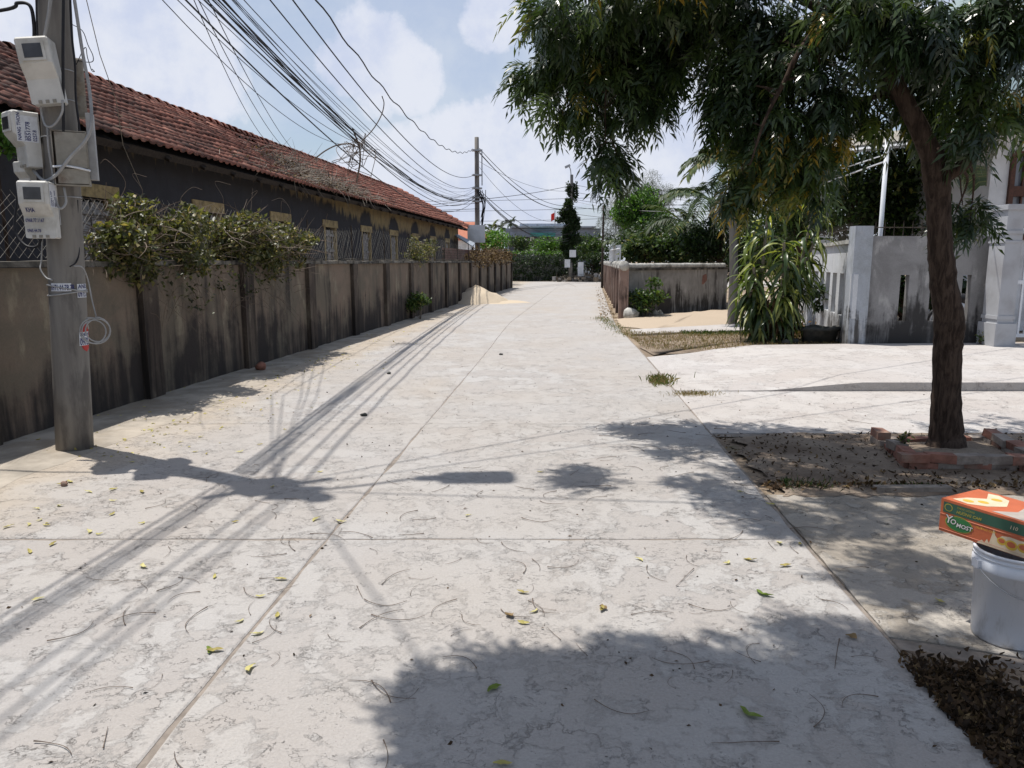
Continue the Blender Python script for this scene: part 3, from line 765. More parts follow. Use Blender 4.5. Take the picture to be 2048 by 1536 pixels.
# ================================================================ CREEPERS ON THE WALL
def wallbush(name, label, s0, s1, z0, z1, n, rr=.3, size=(.05, .095), mat='vine'):
    o = thing(name, label, 'creeper', S((s0 + s1) / 2, 0, z0))
    bl = []
    for _ in range(int((s1 - s0) * 7) + 4):
        s = rng.uniform(s0, s1); e = 1 - abs((s - s0) / (s1 - s0) * 2 - 1) ** 6
        z = rng.uniform(z0, z0 + (z1 - z0) * (.55 + .45 * e)); bl.append((S(s, rng.normal(.02, .13), z), (rr * rng.uniform(.6, 1), rr * rng.uniform(.7, 1.1), rr * rng.uniform(.5, .85))))
    per = n / sum((r[0] * r[1] * r[2]) ** (2 / 3) for c, r in bl)
    leafcloud('leaves', blobs(bl, per), oval, size, M[mat], o, .8, .52, .28)
    def w_(): b = bl[int(rng.integers(len(bl)))]; return blob(b[0], b[1], 1)[0]
    twigs('stems', int(n / 16), w_, M['stalk'], o, (.2, .6), .005)
    return o, bl
wb1, _ = wallbush('wall_creeper', 'big leafy creeper heaped over the left wall just beyond the near pole', 7.9, 13.2, 1.50, 2.20, 14000, .30, (.05, .10))
hang = np.concatenate([blob(S(s_, -.14, z_), (.22, .12, .22), 60) for s_, z_ in ((9.0, 1.3), (9.5, 1.1), (10.2, 1.35), (10.9, 1.25), (11.4, 1.4), (12.1, 1.42), (8.5, 1.45))])
leafcloud('hanging_leaves', hang, oval, (.04, .08), M['vine'], wb1, .8, .25, .2)
def hw(): s_ = rng.uniform(8.3, 12.6); return S(s_, -.15, rng.uniform(.95, 1.5))
twigs('hanging_stems', 90, hw, M['stalk'], wb1, (.2, .5), .003, droop=.8)
for s_, h_ in ((8.2, .45), (8.6, .35), (9.6, .3), (10.4, .45), (11.2, .4), (12.4, .35), (12.5, .4), (8.0, .2)):
    a = S(s_, 0, 2.15); c_ = [a, a + np.array((rng.normal(0, .06), 0, h_ * .5)), a + np.array((rng.normal(0, .07), 0, h_)), a + np.array((rng.normal(0, .12), 0, h_ * .92))]
    MB().tube(curve(c_, 5), list(np.linspace(.004, .0015, 16)), 4).build('long_shoot', M['stalk'], wb1)
wallbush('wall_creeper', 'small yellow green creeper on the far end of the left wall by the last shutters', 21.2, 23.4, 1.55, 2.15, 1500, .28, (.05, .1))
wallbush('wall_creeper', 'brown dried creeper over the left wall just before the far utility pole', 31, 44, 1.5, 1.95, 2600, .4, (.08, .14), 'dry')
# weeds at the wall foot
def weed(name, label, c, h, n, mat='bushy', size=(.04, .08), cat='weed'):
    o = thing(name, label, cat, c); c = np.array(c, float)
    bl = [(c + np.array((rng.normal(0, h * .22), rng.normal(0, h * .22), h * rng.uniform(.25, .85))), (h * .28, h * .28, h * .22)) for _ in range(7)]
    leafcloud('leaves', blobs(bl, n / sum((r[0] * r[1] * r[2]) ** (2 / 3) for _, r in bl)), oval, size, M[mat], o, .7, .6, .25)
    mb = MB()
    for b, _ in bl: mb.tube(curve([c, (c + b) / 2 + rng.normal(0, .03, 3), b], 4), .006, 4)
    mb.build('stems', M['stalk'], o); return o
w0 = S(20.6, -.32)
weed('leafy_weed', 'bushy green weed growing at the foot of the left wall', w0, .75, 1300, 'bushy', (.05, .10))


# ================================================================ NEAR UTILITY POLE
PB = G(150, 897); PB[2] = 0
PT = V(107, 0, PB[1] - .02)
pdir = (PT - PB) / (PT[2] - PB[2])
def PP(z): return PB + pdir * z
np_ = thing('utility_pole', 'near concrete utility pole hung with meters and stickers beside the left wall', 'utility pole', PB, 'concrete utility poles')
PH = 7.1
mb = MB(); mb.tube([PP(z_) for z_ in np.linspace(-.1, PH, 12)], list(np.linspace(.141, .098, 12)), 28); mb.build('shaft', M['pole'], np_, True)
cx, cy = -.8426, .5385
def band(z_, r=.004, dr=.004, m='steel_grey', name='band', parent=np_, tilt=.0):
    R_ = .141 - .0062 * z_ + dr
    mb = MB(); mb.tube([PP(z_) + np.array((math.cos(a) * R_, math.sin(a) * R_, tilt * math.sin(a + 1))) for a in np.linspace(0, 2 * math.pi, 25)], r, 5, cap=False); return mb.build(name, M[m], parent)
band(1.30, .006, .006, 'cable_grey', tilt=.02); band(1.335, .006, .006, 'cable_grey', tilt=-.03); band(2.05); band(2.5); band(3.0); band(2.78)
tocam = np.array((3.7, -6.2, 0)); tocam /= np.linalg.norm(tocam); rgt = np.array((-tocam[1], tocam[0], 0))
def onpole(z_, a, dr=.002):   # a = angle from the direction to the camera, positive to the viewer's right
    R_ = .141 - .0062 * z_ + dr; d = tocam * math.cos(a) + rgt * math.sin(a); return PP(z_) + d * R_
def pole_patch(name, z0, z1, a0, a1, mat, parent=np_, dr=.0025, n=8, round_=False):
    v, f = [], []
    m = 10 if round_ else 1
    for j in range(m + 1):
        for k in range(n + 1):
            a = a0 + (a1 - a0) * k / n; zz = z0 + (z1 - z0) * j / m
            if round_:
                h = math.sqrt(max(0, 1 - ((j / m) * 2 - 1) ** 2)); a = (a0 + a1) / 2 + (a - (a0 + a1) / 2) * h
            v.append(onpole(zz, a, dr))
    for j in range(m):
        for k in range(n): a_ = j * (n + 1) + k; f.append((a_, a_ + 1, a_ + n + 2, a_ + n + 1))
    # close it with a thin back so the sheet has thickness
    return obj(name, v, f, mat, parent)
def text(body, size, org, xax, yax, mat, parent=None, name='lettering', sx=1.0, bend=None, bold=.0):
    cu = bpy.data.curves.new(name, 'FONT'); cu.body = body; cu.size = size; cu.resolution_u = 2; cu.offset = bold
    to = bpy.data.objects.new('tmp', cu); C.collection.objects.link(to)
    bpy.context.view_layer.update()
    me = bpy.data.meshes.new_from_object(to.evaluated_get(bpy.context.evaluated_depsgraph_get()))
    bpy.data.objects.remove(to)
    v = np.array([q.co[:] for q in me.vertices]) * np.array((sx, 1, 1)); f = [tuple(p.vertices) for p in me.polygons]
    bpy.data.meshes.remove(me)
    if bend: w = [bend(q[0], q[1]) for q in v]
    else: w = [np.array(org) + np.array(xax) * q[0] + np.array(yax) * q[1] for q in v]
    return obj(name, w, f, mat, parent)
def sticker(z0, z1, a0, a1, lines, ink='ink'):
    st = pole_patch('paper_sticker', z0, z1, a0, a1, M['paper'])
    st.location = (0, 0, 0)
    for body, zz, size, sx, aoff in lines:
        def bend(x, y, zz=zz, aoff=aoff): a = a0 + aoff + x / .137; return onpole(zz + y, a, .0042)
        text(body, size, None, None, None, M[ink], st, sx=sx, bend=bend, bold=size * .02)
    return st
def zat(py): return (PT[2]) * (897 - py) / 897.0      # height on the pole for a row of the picture
sticker(zat(561), zat(545), -.95, .20, [('0971.44.78.78', zat(559), .062, .50, .02)])
sticker(zat(575), zat(547), .52, 1.35, [('AND', zat(556), .045, 1.0, .05), ('0973.7', zat(573), .065, .62, .03)])
pole_patch('red_paint_mark', zat(688), zat(628), .55, 1.50, M['redpaint'], dr=.0015, round_=True)
sticker(zat(674), zat(646), .50, 1.32, [('AND H', zat(654), .035, .9, .04), ('NHA DAT', zat(661), .020, 1.0, .04), ('0973.7', zat(673), .072, .62, .03)])
# meters -------------------------------------------------------------------
def meter(label, c, yaw, w=.19, h=.46, dp=.19, lean=0.0, cat='electric meter', name='electric_meter', side=None, front=None, window=True, mat='plastic_meter', scale=1.0):
    """side profile extruded; local +x right, -y front"""
    c = np.array(c, float); o = thing(name, label, cat, c, 'meter boxes on the near pole')
    cz, sz = math.cos(yaw), math.sin(yaw)
    Rz = np.array(((cz, -sz, 0), (sz, cz, 0), (0, 0, 1))); cl, sl = math.cos(lean), math.sin(lean)
    Ry = np.array(((cl, 0, sl), (0, 1, 0), (-sl, 0, cl)))
    TR = lambda p: c + Rz @ (Ry @ (np.array(p, float) * scale))
    prof = [(0, -h * .5), (-dp * .55, -h * .5), (-dp * .58, -h * .12), (-dp * .97, h * .10), (-dp, h * .47), (-dp * .93, h * .5), (0, h * .5)]
    mb = MB(); b = .012
    rings = [(-w / 2, .0), (-w / 2 + b, b), (w / 2 - b, b), (w / 2, .0)]
    cen = np.array((-dp * .4, 0.0)); v = []
    for x, g_ in rings:
        for (y, z_) in prof:
            k = 1.0 if g_ > 0 else .94
            v.append(TR((x, cen[0] + (y - cen[0]) * k, z_ * (1 if g_ > 0 else .965))))
    n = len(prof); f = [tuple(range(n)), tuple(range(4 * n - 1, 3 * n - 1, -1))]
    for i in range(3):
        for k in range(n): j = (k + 1) % n; f.append((i * n + k, (i + 1) * n + k, (i + 1) * n + j, i * n + j))
    ho = obj('housing', v, f, M[mat], o)
    def face(x0, x1, z0, z1, y, name_, m_, parent=o, t_=.008):
        vv = [TR(q) for q in ((x0, y, z0), (x1, y, z0), (x1, y, z1), (x0, y, z1), (x0, y - t_, z0), (x1, y - t_, z0), (x1, y - t_, z1), (x0, y - t_, z1))]
        return obj(name_, vv, [(0, 1, 2, 3), (7, 6, 5, 4), (0, 4, 5, 1), (1, 5, 6, 2), (2, 6, 7, 3), (3, 7, 4, 0)], m_, parent)
    if window:
        fr = face(-w * .36, w * .36, h * .13, h * .42, -dp * .985, 'window_frame', M[mat], t_=.010)
        face(-w * .28, w * .28, h * .17, h * .385, -dp * .985 - .0102, 'glass_window', M['plastic_dim'], fr, .003)
    for x in (-w * .22, 0, w * .22): face(x - .012, x + .012, -h * .49, -h * .44, -dp * .555, 'screw_plug', M['plate'], t_=.006)
    if side:   # list of (body, size, y offset) running up the right-hand side
        xs_ = w / 2 + .0015
        y0, y1, z0, z1 = side['rect']
        vv = [TR((xs_ + e, y, z_)) for e in (0, .0015) for y, z_ in ((y0, z0), (y1, z0), (y1, z1), (y0, z1))]
        st = obj('paper_sticker', vv, [(0, 3, 2, 1), (4, 5, 6, 7), (0, 1, 5, 4), (1, 2, 6, 5), (2, 3, 7, 6), (3, 0, 4, 7)], M['paper'], o)
        for body, size, yy, sx in side['lines']:
            text(body, size, TR((xs_ + .0028, yy, z0 + .008)), Rz @ (Ry @ np.array((0, 0, 1.0))), Rz @ (Ry @ np.array((0, -1.0, 0))), M['ink'], st, sx=sx, bold=size * .02)
    for body, size, xx_, z_, yy, slope in (front or []):
        text(body, size, TR((xx_, yy, z_)), Rz @ (Ry @ np.array((1.0, 0, 0))), Rz @ (Ry @ np.array((0, slope, 1.0))), M['ink'], ho, sx=.62, bold=size * .02)
    return o
Y0 = PB[1] - .10
meter('uppermost meter box on the near pole, tilted, with a dark square window', V(92, 150, Y0 - .05), R(14), .22, .455, .19, lean=R(-7))
meter('second meter box down on the near pole with blue phone number sticker', V(72, 284, Y0 + .02), R(-38), .20, .41, .19, lean=R(0),
      side=dict(rect=(-.015, -.165, -.02, .17), lines=[('NANG THON', .034, -.135, .95), ('lap dat mang', .014, -.105, .95), ('0257.8', .038, -.030, .8), ('8551778', .042, -.072, .95)]))
meter('lowest meter box on the near pole with printed stickers across its front', V(88, 422, Y0 - .10), R(12), .21, .42, .19,
      side=dict(rect=(-.03, -.165, .02, .19), lines=[('ANH LAP', .036, -.13, .75), ('0973', .026, -.10, .9), ('BD 102 A09', .032, -.062, .75)]),
      front=[('KHA', .046, -.070, -.018, -.142, -.8), ('0968.77.1167', .038, -.090, -.090, -.122, -.06), ('0965.44.78', .034, -.085, -.165, -.120, -.02)])
meter('flat meter box squeezed between the lowest meter and the pole shaft', V(112, 425, Y0 + .03), R(12), .10, .41, .10, window=False,
      side=dict(rect=(-.01, -.085, -.10, .05), lines=[('KHANG', .020, -.06, .8), ('0971.44', .024, -.03, .7)]))
meter('small pale box between the middle and lowest meters on the near pole', V(62, 352, Y0 + .06), R(-20), .12, .20, .10, window=False)
meter('narrow grey box on the far side of the near pole near its uppermost meter', V(156, 180, Y0 + .28), R(30), .10, .44, .12, window=False, mat='plate')
# steel junction plate box
jc = V(143, 318, Y0 - .03); jb = thing('junction_box', 'open rusty steel junction box strapped to the near pole beside the meters', 'junction box', jc, None)
Rj = lambda a: np.array(((math.cos(a), -math.sin(a), 0), (math.sin(a), math.cos(a), 0), (0, 0, 1)))
RJ = Rj(R(22))
mb = MB()
def jbx(mb, c, d): return mb.box(jc + RJ @ np.array(c, float), d, rot=RJ)
jbx(mb, (0, .02, 0), (.24, .01, .40)); jbx(mb, (-.115, -.02, .0), (.008, .07, .40)); jbx(mb, (.115, -.02, 0), (.008, .07, .40)); jbx(mb, (0, -.02, .20), (.238, .07, .008)); jbx(mb, (0, -.02, -.20), (.238, .07, .008))
mb.build('box_shell', M['plate'], jb)
mb = MB(); jbx(mb, (.01, -.059, .06), (.205, .008, .26)); mb.build('upper_cover', M['plate'], jb)
mb = MB(); jbx(mb, (.01, -.059, -.135), (.205, .008, .11)); mb.build('lower_cover', M['plate'], jb)
mb = MB(); mb.tube([jc + RJ @ np.array(q) for q in ((-.12, -.07, -.07), (-.03, -.075, -.06), (.06, -.075, -.075), (.13, -.06, -.09))], .008, 5); mb.build('strap', M['steel_white'], jb)
mb = MB(); jbx(mb, (.145, .04, .1), (.05, .10, .5)); mb.build('side_conduit', M['cable_grey'], jb)
# service cables that run down and round the pole
def pc(label, pts, r, mat='cable', cat='cable', name='service_cable', n=8, group='loose cables on the near pole'):
    mb = MB(); mb.tube(curve([np.array(p) for p in pts], n), r, 6); o = mb.build(name, M[mat], None, True); return tag(o, label, cat, group)
q = lambda x, y, dy=0.0: V(x, y, PB[1] + dy)
pc('thick black cable arching in from the left frame edge to the uppermost meter', [q(-260, 50, -.1), q(0, 21, -.1), q(35, 6, -.1), q(60, 12, -.1), q(68, 50, -.1), q(68, 95, -.08)], .013)
pc('black cable dropping beside the left edge of the near pole into the meters', [q(74, -60, -.16), q(73, 20, -.16), q(76, 95, -.16)], .007)
pc('pale cable slanting down the near pole to the uppermost meter', [q(105, -60, -.20), q(100, 10, -.20), q(86, 92, -.19)], .012, 'cable_grey')
pc('black pipe running straight down the front of the near pole', [q(128, -60, -.175), q(126, 100, -.19), q(127, 240, -.19), q(127, 330, -.18)], .011)
pc('black cable running down the right side of the near pole', [q(138, -80, -.06), q(143, 60, -.06), q(150, 130, -.06), q(152, 200, -.08), q(162, 275, -.12)], .008)
pc('thick grey cable looping down the right of the near pole behind the junction box', [q(140, -60, -.1), q(155, 40, -.1), q(166, 110, -.1), q(178, 175, -.12), q(183, 240, -.2), q(173, 278, -.22), q(140, 315, -.24), q(112, 350, -.24), q(88, 361, -.2), q(66, 340, -.15)], .012, 'cable_grey')
pc('white loop of cable under the uppermost meter', [q(125, 200, -.24), q(124, 225, -.24), q(108, 250, -.24), q(92, 252, -.24), q(84, 230, -.2), q(80, 205, -.2)], .008, 'cable_grey')
pc('twin grey cables dropping from the middle meter towards the lowest one', [q(95, 255, -.2), q(98, 300, -.2), q(106, 350, -.2), q(110, 395, -.22), q(120, 417, -.24), q(132, 405, -.2), q(128, 375, -.18)], .009, 'cable_grey')
pc('black cable loop hanging below the lowest meter', [q(40, 330, 0), q(34, 400, 0), q(30, 460, -.05), q(50, 490, -.08), q(74, 493, -.1), q(83, 476, -.1)], .010)
pc('thin grey cable hanging from the lowest meter to the strap around the pole', [q(85, 470, -.05), q(83, 520, -.05), q(81, 538, -.08), q(92, 555, -.1), q(104, 560, -.15)], .006, 'cable_grey')
pc('black cable pressed against the right side of the near pole at chest height', [q(155, 400, -.03), q(156, 470, -.03), q(158, 505, -.04), q(152, 525, -.08), q(140, 533, -.15)], .006)
pc('thin wire curling loose in the air right of the near pole', [q(143, 48, -.05), q(165, 62, -.05), q(176, 90, -.05), q(186, 112, -.05), q(183, 124, -.05), q(155, 122, -.05)], .003)
pc('second thin wire curling right of the near pole', [q(152, 130, -.05), q(170, 95, -.05), q(175, 115, -.05), q(183, 140, -.05), q(189, 143, -.05), q(184, 138, -.05)], .003)
cp = [q(160, 533, -.16), q(176, 548, -.12), q(180, 565, -.1), q(172, 577, -.1), q(165, 578, -.12)]
pc('pale cable tail hanging off the strap down to the coil', [q(148, 532, -.17), q(165, 535, -.15), q(176, 560, -.08), q(184, 600, -.05), q(192, 632, -.05)], .0055, 'cable_grey')
cc = V(191, 661, PB[1] - .12); pts = []
for k in range(64):
    a = k / 64 * 2 * math.pi * 3.1 + 1.2; r_ = .092 + .012 * math.sin(k * .23) ; pts.append(cc + rgt * (math.cos(a) * r_ - .01 * math.sin(k * .1)) + np.array((0, 0, math.sin(a) * r_ * 1.05)) + tocam * (.012 * math.sin(k * .31)))
mb = MB(); mb.tube(pts, .0055, 6); mb.tube(curve([onpole(zat(640), 1.2, .01), cc + np.array((0, 0, .10)) - rgt * .05, pts[0]], 6), .0055, 6)
tag(mb.build('coiled_cable', M['cable_grey'], None, True), 'small coil of pale cable hanging on the right of the near pole', 'cable')
# street lamp arm, above the picture but throwing its shadow on the road
LH = 6.75
def shadow_src(px, py, z): g_ = G(px, py); return g_ + np.array((-.2867 * z, .1827 * z, z))
la = thing('street_lamp', 'street lamp arm bolted high on the near pole reaching over the road', 'street lamp', PP(LH))
a0_, a1_ = PP(LH - .3), shadow_src(830, 957, LH + .1); a2_ = shadow_src(1030, 954, LH + .15)
mb = MB(); mb.tube(curve([a0_, a0_ + (a1_ - a0_) * .5 + np.array((0, 0, .08)), a1_], 6), .022, 8); mb.build('arm', M['steel_grey'], la)
dd = a2_ - a1_; mb = MB(); ax = dd / np.linalg.norm(dd); sd = np.cross(ax, (0, 0, 1)); sd /= np.linalg.norm(sd)
ring = []
for t_, w_, h_ in ((0, .06, .03), (.24, .075, .04), (.27, .145, .06), (.95, .16, .06), (1.0, .10, .03)):
    ring.append([a1_ + dd * t_ + sd * w_ * sx_ + np.array((0, 0, h_ * sz_)) for sx_, sz_ in ((-1, -.5), (1, -.5), (1, .3), (.5, .8), (-.5, .8), (-1, .3))])
vv = [q_ for r_ in ring for q_ in r_]; ff = [(5, 4, 3, 2, 1, 0), tuple(range(24, 30))]
for i in range(4):
    for k in range(6): j = (k + 1) % 6; ff.append((i * 6 + k, i * 6 + j, i * 6 + 6 + j, i * 6 + 6 + k))
obj('lamp_head', vv, ff, M['steel_grey'], la)
br = MB(); br.box(PP(LH - .25), (.34, .30, .05)); br.box(PP(5.9), (.9, .06, .06), .55); br.build('cross_bracket', M['wood_dark'], np_)
br = MB(); br.box(PP(5.2) + np.array((.2, -.1, 0)), (.34, .3, .5), .3); tag(br.build('splice_box', M['plate']), 'cable splice box high on the near pole above the frame', 'junction box')

# ================================================================ FAR POLES
fp = V(955, 500, 42.3); fp[2] = 0
def farpole(label, base, h, lamp=False, rb=.155, rt=.115):
    o = thing('utility_pole', label, 'utility pole', base, 'concrete utility poles'); b = np.array(base, float)
    mb = MB(); mb.tube([b + np.array((0.0, 0, z_)) for z_ in np.linspace(-.1, h, 6)], list(np.linspace(rb, rt, 6)), 16); mb.build('shaft', M['pole'], o, True); return o, b
o, b = farpole('far concrete pole beyond the end of the tiled house with many cables', fp, 8.2); FP = b
mb = MB(); mb.box(b + np.array((-.05, -.22, 3.05)), (.95, .35, .95)); tag(mb.build('meter_cabinet', M['whitewall']), 'white cabinet fixed low on the far pole by the red roof', 'cabinet')
mb = MB()
for z_ in (7.5, 6.2, 5.5, 5.0, 4.8): mb.box(b + np.array((0, -.05, z_)), (.5, .34, .08), .3)
mb.box(b + np.array((.28, -.1, 6.6)), (.06, .06, 1.9)); mb.build('bracket', M['steel_grey'], o)
mb = MB()
for k in range(9): mb.tube(curve([b + np.array((rng.normal(.15, .12), -.2, 5.4)), b + np.array((rng.normal(.32, .1), -.25, 4.6)), b + np.array((rng.normal(.22, .06), -.2, rng.uniform(2.5, 4)))], 5), .018, 4)
mb.build('cable_tangle', M['cable'], o, kind='stuff')
vp = V(1141, 556, 59.2); vp[2] = 0
o, b = farpole('vine covered concrete pole with a small lamp at the far junction', vp, 8.1); VP = b
mb = MB(); mb.tube(curve([b + np.array((-.05, 0, 8.0)), b + np.array((-.1, 0, 8.45)), b + np.array((-.2, 0, 8.7))], 5), .04, 6); mb.build('lamp_arm', M['steel_grey'], o)
mb = MB(); mb.box(b + np.array((-.33, 0, 8.72)), (.42, .3, .16), rot=np.array(((.9, 0, -.4), (0, 1, 0), (.4, 0, .9)))); mb.build('lamp_head', M['steel_grey'], o)
vbl = [(b + np.array((rng.normal(0, .22), rng.normal(0, .15), z_)), (.50 if z_ < 5.6 else .32, .35, .45)) for z_ in np.linspace(1.9, 5.9, 16)] + [(b + np.array((-.85, 0, 4.7)), (.4, .2, .25)), (b + np.array((.4, 0, 4.4)), (.35, .2, .6)), (b + np.array((.25, 0, 6.8)), (.25, .2, .8)), (b + np.array((-.2, 0, 7.0)), (.2, .2, .5)), (b + np.array((-.5, 0, 5.2)), (.5, .2, .35))]
pv = thing('pole_creeper', 'dark creeper climbing the pole at the far junction', 'creeper', b)
leafcloud('leaves', blobs(vbl, 4200), oval, (.12, .24), M['bushy'], pv, .8, .12, .15)
mb = MB(); mb.box(b + np.array((.12, -.3, 2.15)), (.5, .2, .55)); tag(mb.build('meter_box', M['whitewall']), 'upper white meter box on the vine covered pole', 'meter box', 'white boxes on the junction pole')
mb = MB(); mb.box(b + np.array((-.28, -.3, 1.4)), (.42, .2, .62)); tag(mb.build('meter_box', M['whitewall']), 'lower left white meter box on the vine covered pole', 'meter box', 'white boxes on the junction pole')
mb = MB(); mb.box(b + np.array((.75, -.3, .95)), (.42, .3, 1.1)); tag(mb.build('meter_box', M['whitewall']), 'tall pale cabinet just right of the vine covered pole', 'meter box', 'white boxes on the junction pole')
p5 = V(1205, 520, 45); p5[2] = 0; p5o, _ = farpole('thin dark post behind the right hand corner wall with a cable', p5, 4.8, rb=.075, rt=.055); p5o.children[0].data.materials[0] = M['wood_dark']
p6 = np.array((-5.4, -26, 0)); farpole('next utility pole behind the viewer carrying the roadside cables', p6, 8)

# ================================================================ OVERHEAD CABLES
def cable(label, pts, r=.011, mat='cable', group='overhead cables along the road', wob=0.0, name='overhead_cable'):
    mb = MB(); mb.tube(pts, r, 5, cap=False); return tag(mb.build(name, M[mat], None, True), label, 'cable', group)
top_ = lambda z_, dx=0, dy=0: PP(z_) + np.array((dx, dy, 0))
ft = lambda z_, dx=.0: FP + np.array((dx, -.15, z_))
wav = sag(top_(6.15, .1), ft(7.55, -.2), 1.40, 90)
wav = [p + np.array((0.0, 0, .035 * math.sin(i * 1.15))) for i, p in enumerate(wav)]
cable('wavy thick cable, highest one from the near pole to the far pole top', wav, .014)
cable('second highest dark cable, sagging to the far pole below its top', sag(top_(5.85, .05), ft(6.2, -.15), 1.30, 40), .012)
cable('third dark cable, left of the second, joining the bundle bracket', sag(top_(5.5, .0), ft(5.6, -.1), 1.20, 40), .010)
bund = 'one of the dark cables in the thick bundle between the two left poles'
for k in range(13):
    z0_ = 4.15 + k * .046 + rng.normal(0, .05); z1_ = rng.choice([5.55, 5.2, 5.0, 5.05]) + rng.normal(0, .10)
    s_ = rng.uniform(.9, 1.25) if k % 4 else rng.uniform(1.25, 1.6)
    w0_ = sag(top_(z0_ + .25, .12 + rng.normal(0, .04), .1), ft(z1_, rng.normal(-.05, .1)), s_, 40)
    cable(bund, w0_, rng.choice([.0045, .006, .010]), group='bundle of cables between the left poles')
# loosely wrapped bundle core
core = sag(top_(4.62, .10, .1), ft(5.1, -.05), 1.08, 60)
for k in range(3):
    cable('thick twisted core of the cable bundle between the two left poles', [p + np.array((.03 * math.cos(i * .33 + k * 1.6), 0, .03 * math.sin(i * .33 + k * 1.6))) for i, p in enumerate(core)], .0075, group='twisted core of the cable bundle')
# back span towards the pole behind
for k, (z0_, z1_) in enumerate(((6.6, 7.6), (6.35, 6.3), (5.9, 5.8), (5.1, 5.2), (4.9, 5.1), (5.0, 5.0), (4.8, 4.9), (5.2, 5.3))):
    cable('cable running back from the near pole over the left verge behind the viewer', sag(top_(z0_ - .3, .1 + .03 * (k % 3)), p6 + np.array((.1 * (k % 3), 0, z1_)), 1.0, 24), .010, group='cables running back from the near pole')
# thin house drops to the tiled roof
for k, (x0, y0, x1, y1, YY) in enumerate(((375, -30, 546, 292, 24), (392, -10, 588, 310, 25), (412, -10, 612, 322, 27), (345, -10, 760, 300, 22), (325, 0, 690, 290, 21))):
    a = V(x0, y0, 9.5); a2 = top_(5.6, .1)
    b_ = V(x1, y1, YY)
    cable('thin wire slanting down from the near pole to the tiled roof', sag(a, b_, .35, 16), .006, group='thin wires to the tiled roof')
    cable('thin wire from the near pole head to the roof drops', [a2, a], .006, group='thin wires to the tiled roof')
cable('thin pale wire dropping from the top frame edge to the creeper on the wall', [V(168, -20, 7.6), V(200, 110, 7.9), V(232, 200, 8.4), V(246, 290, 8.9), V(285, 380, 9.4)], .004, 'drytwig', 'thin wires to the tiled roof')
# drops crossing the road from the near pole (their shadows lie across the slabs)
cable('cable crossing above the road from the near pole to the right hand house', sag(top_(5.6, .1), np.array((11.5, 16.4, 4.6)), .5, 30), .008, group='drop cables crossing the road')
cable('cable crossing above the road to the right, lower of two', sag(top_(5.9, .1), np.array((13.5, 14.6, 5.2)), .35, 30), .008, group='drop cables crossing the road')
cable('cable crossing the road to the right close to the viewer', sag(top_(6.3, .1), np.array((9.5, 4.6, 5.6)), .35, 30), .009, group='drop cables crossing the road')
cable('cable running from the near pole over the viewer to the right', sag(top_(6.3, .1), np.array((2.0, -4, 5.9)), .3, 20), .008, group='drop cables crossing the road')
# far span between far pole, junction pole and beyond
vt = lambda z_: VP + np.array((0, 0, z_))
for k, (z0_, z1_, s_) in enumerate(((7.6, 5.8, .9), (7.4, 5.6, 1.0), (7.35, 5.5, .9), (5.4, 3.7, .9), (5.3, 3.4, 1.1), (5.2, 3.2, 1.0), (5.25, 4.6, 1.6), (4.9, 7.3, .1), (6.6, 4.9, 1.3), (6.9, 6.9, .5))):
    cable('far cable between the far pole and the vine covered pole', sag(ft(z0_, .15), vt(z1_), s_, 24), .017 if k < 8 else .010, group='cables between the two far poles')
for z0_, z1_, x1, s_ in ((4.7, 5.3, -22, .4), (4.4, 4.9, -26, .2), (4.9, 4.6, -30, .6)):
    cable('far cable leaving the far pole to the left behind the roof', sag(ft(z0_), np.array((x1, 52, z1_)), s_, 16), .014, group='cables left of the far pole')
for k, (z0_, z1_) in enumerate(((5.0, 7.1), (4.6, 6.9), (3.4, 3.6), (3.0, 3.3), (2.6, 3.2))):
    cable('level cable crossing the sky behind the two far poles', sag(np.array((-24, 62.5, 3.6 + k * .75)), np.array((30, 61.5, 4.4 + k * .9)), .8, 24), .016, group='level cables behind the far poles')
for k in range(5):
    cable('cable from the vine covered pole to the right over the low wall', sag(vt(7.4 - k * .55), np.array((22, 44 - k * 2, 5.2 - k * .25)), .8, 20), .014, group='cables right of the vine covered pole')
cable('pale cable from the vine covered pole over the corner wall to the palms', sag(vt(6.2), np.array((8.6, 20.5, 3.1)), .5, 20), .013, 'cable_grey', 'cables right of the vine covered pole')
# dead creeper hanging on the bundle
hc = V(716, 285, 14.9); dc = thing('dead_creeper', 'dead creeper shoots twisted round the cable bundle in mid span', 'creeper', hc)
mb = MB(); h = lambda x, y, d=0: V(x, y, 14.9 + d)
mb.tube(curve([h(703, 258), h(712, 275), h(719, 292), h(721, 300), h(720, 320), h(715, 358), h(712, 366)], 5), [.012, .013, .014, .02, .022, .022, .022, .02] * 4, 6) if False else None
mb.tube(curve([h(705, 257), h(712, 275), h(719, 294), h(720, 325), h(713, 364)], 6), .017, 6)
mb.tube(curve([h(719, 296), h(700, 288), h(675, 290), h(650, 302), h(628, 319)], 6), .013, 6)
mb.tube(curve([h(722, 284), h(745, 260), h(762, 232), h(768, 208), h(764, 192)], 6), .010, 6)
for _ in range(16):
    a = h(rng.normal(714, 8), rng.normal(288, 8), rng.normal(0, .1)); mb.tube(curve([a, a + rng.normal(0, .12, 3), a + rng.normal(0, .2, 3) - np.array((0, 0, .2)), a + rng.normal(0, .2, 3) - np.array((0, 0, .35))], 4), .006, 4)
mb.build('shoots', M['stalk'], dc)
hd = thing('dead_creeper', 'arching dead creeper shoots rising from the roof tangle towards the wires', 'creeper', RP(24, .5))
mb = MB(); h = lambda x, y: V(x, y, 20.5)
for p in ([(555, 365), (575, 345), (595, 325), (598, 308)], [(560, 352), (556, 335), (545, 322), (520, 318)], [(650, 360), (657, 352), (656, 345), (648, 344)], [(570, 355), (610, 345), (640, 350)]):
    mb.tube(curve([h(*c_) for c_ in p], 6), .014, 5)
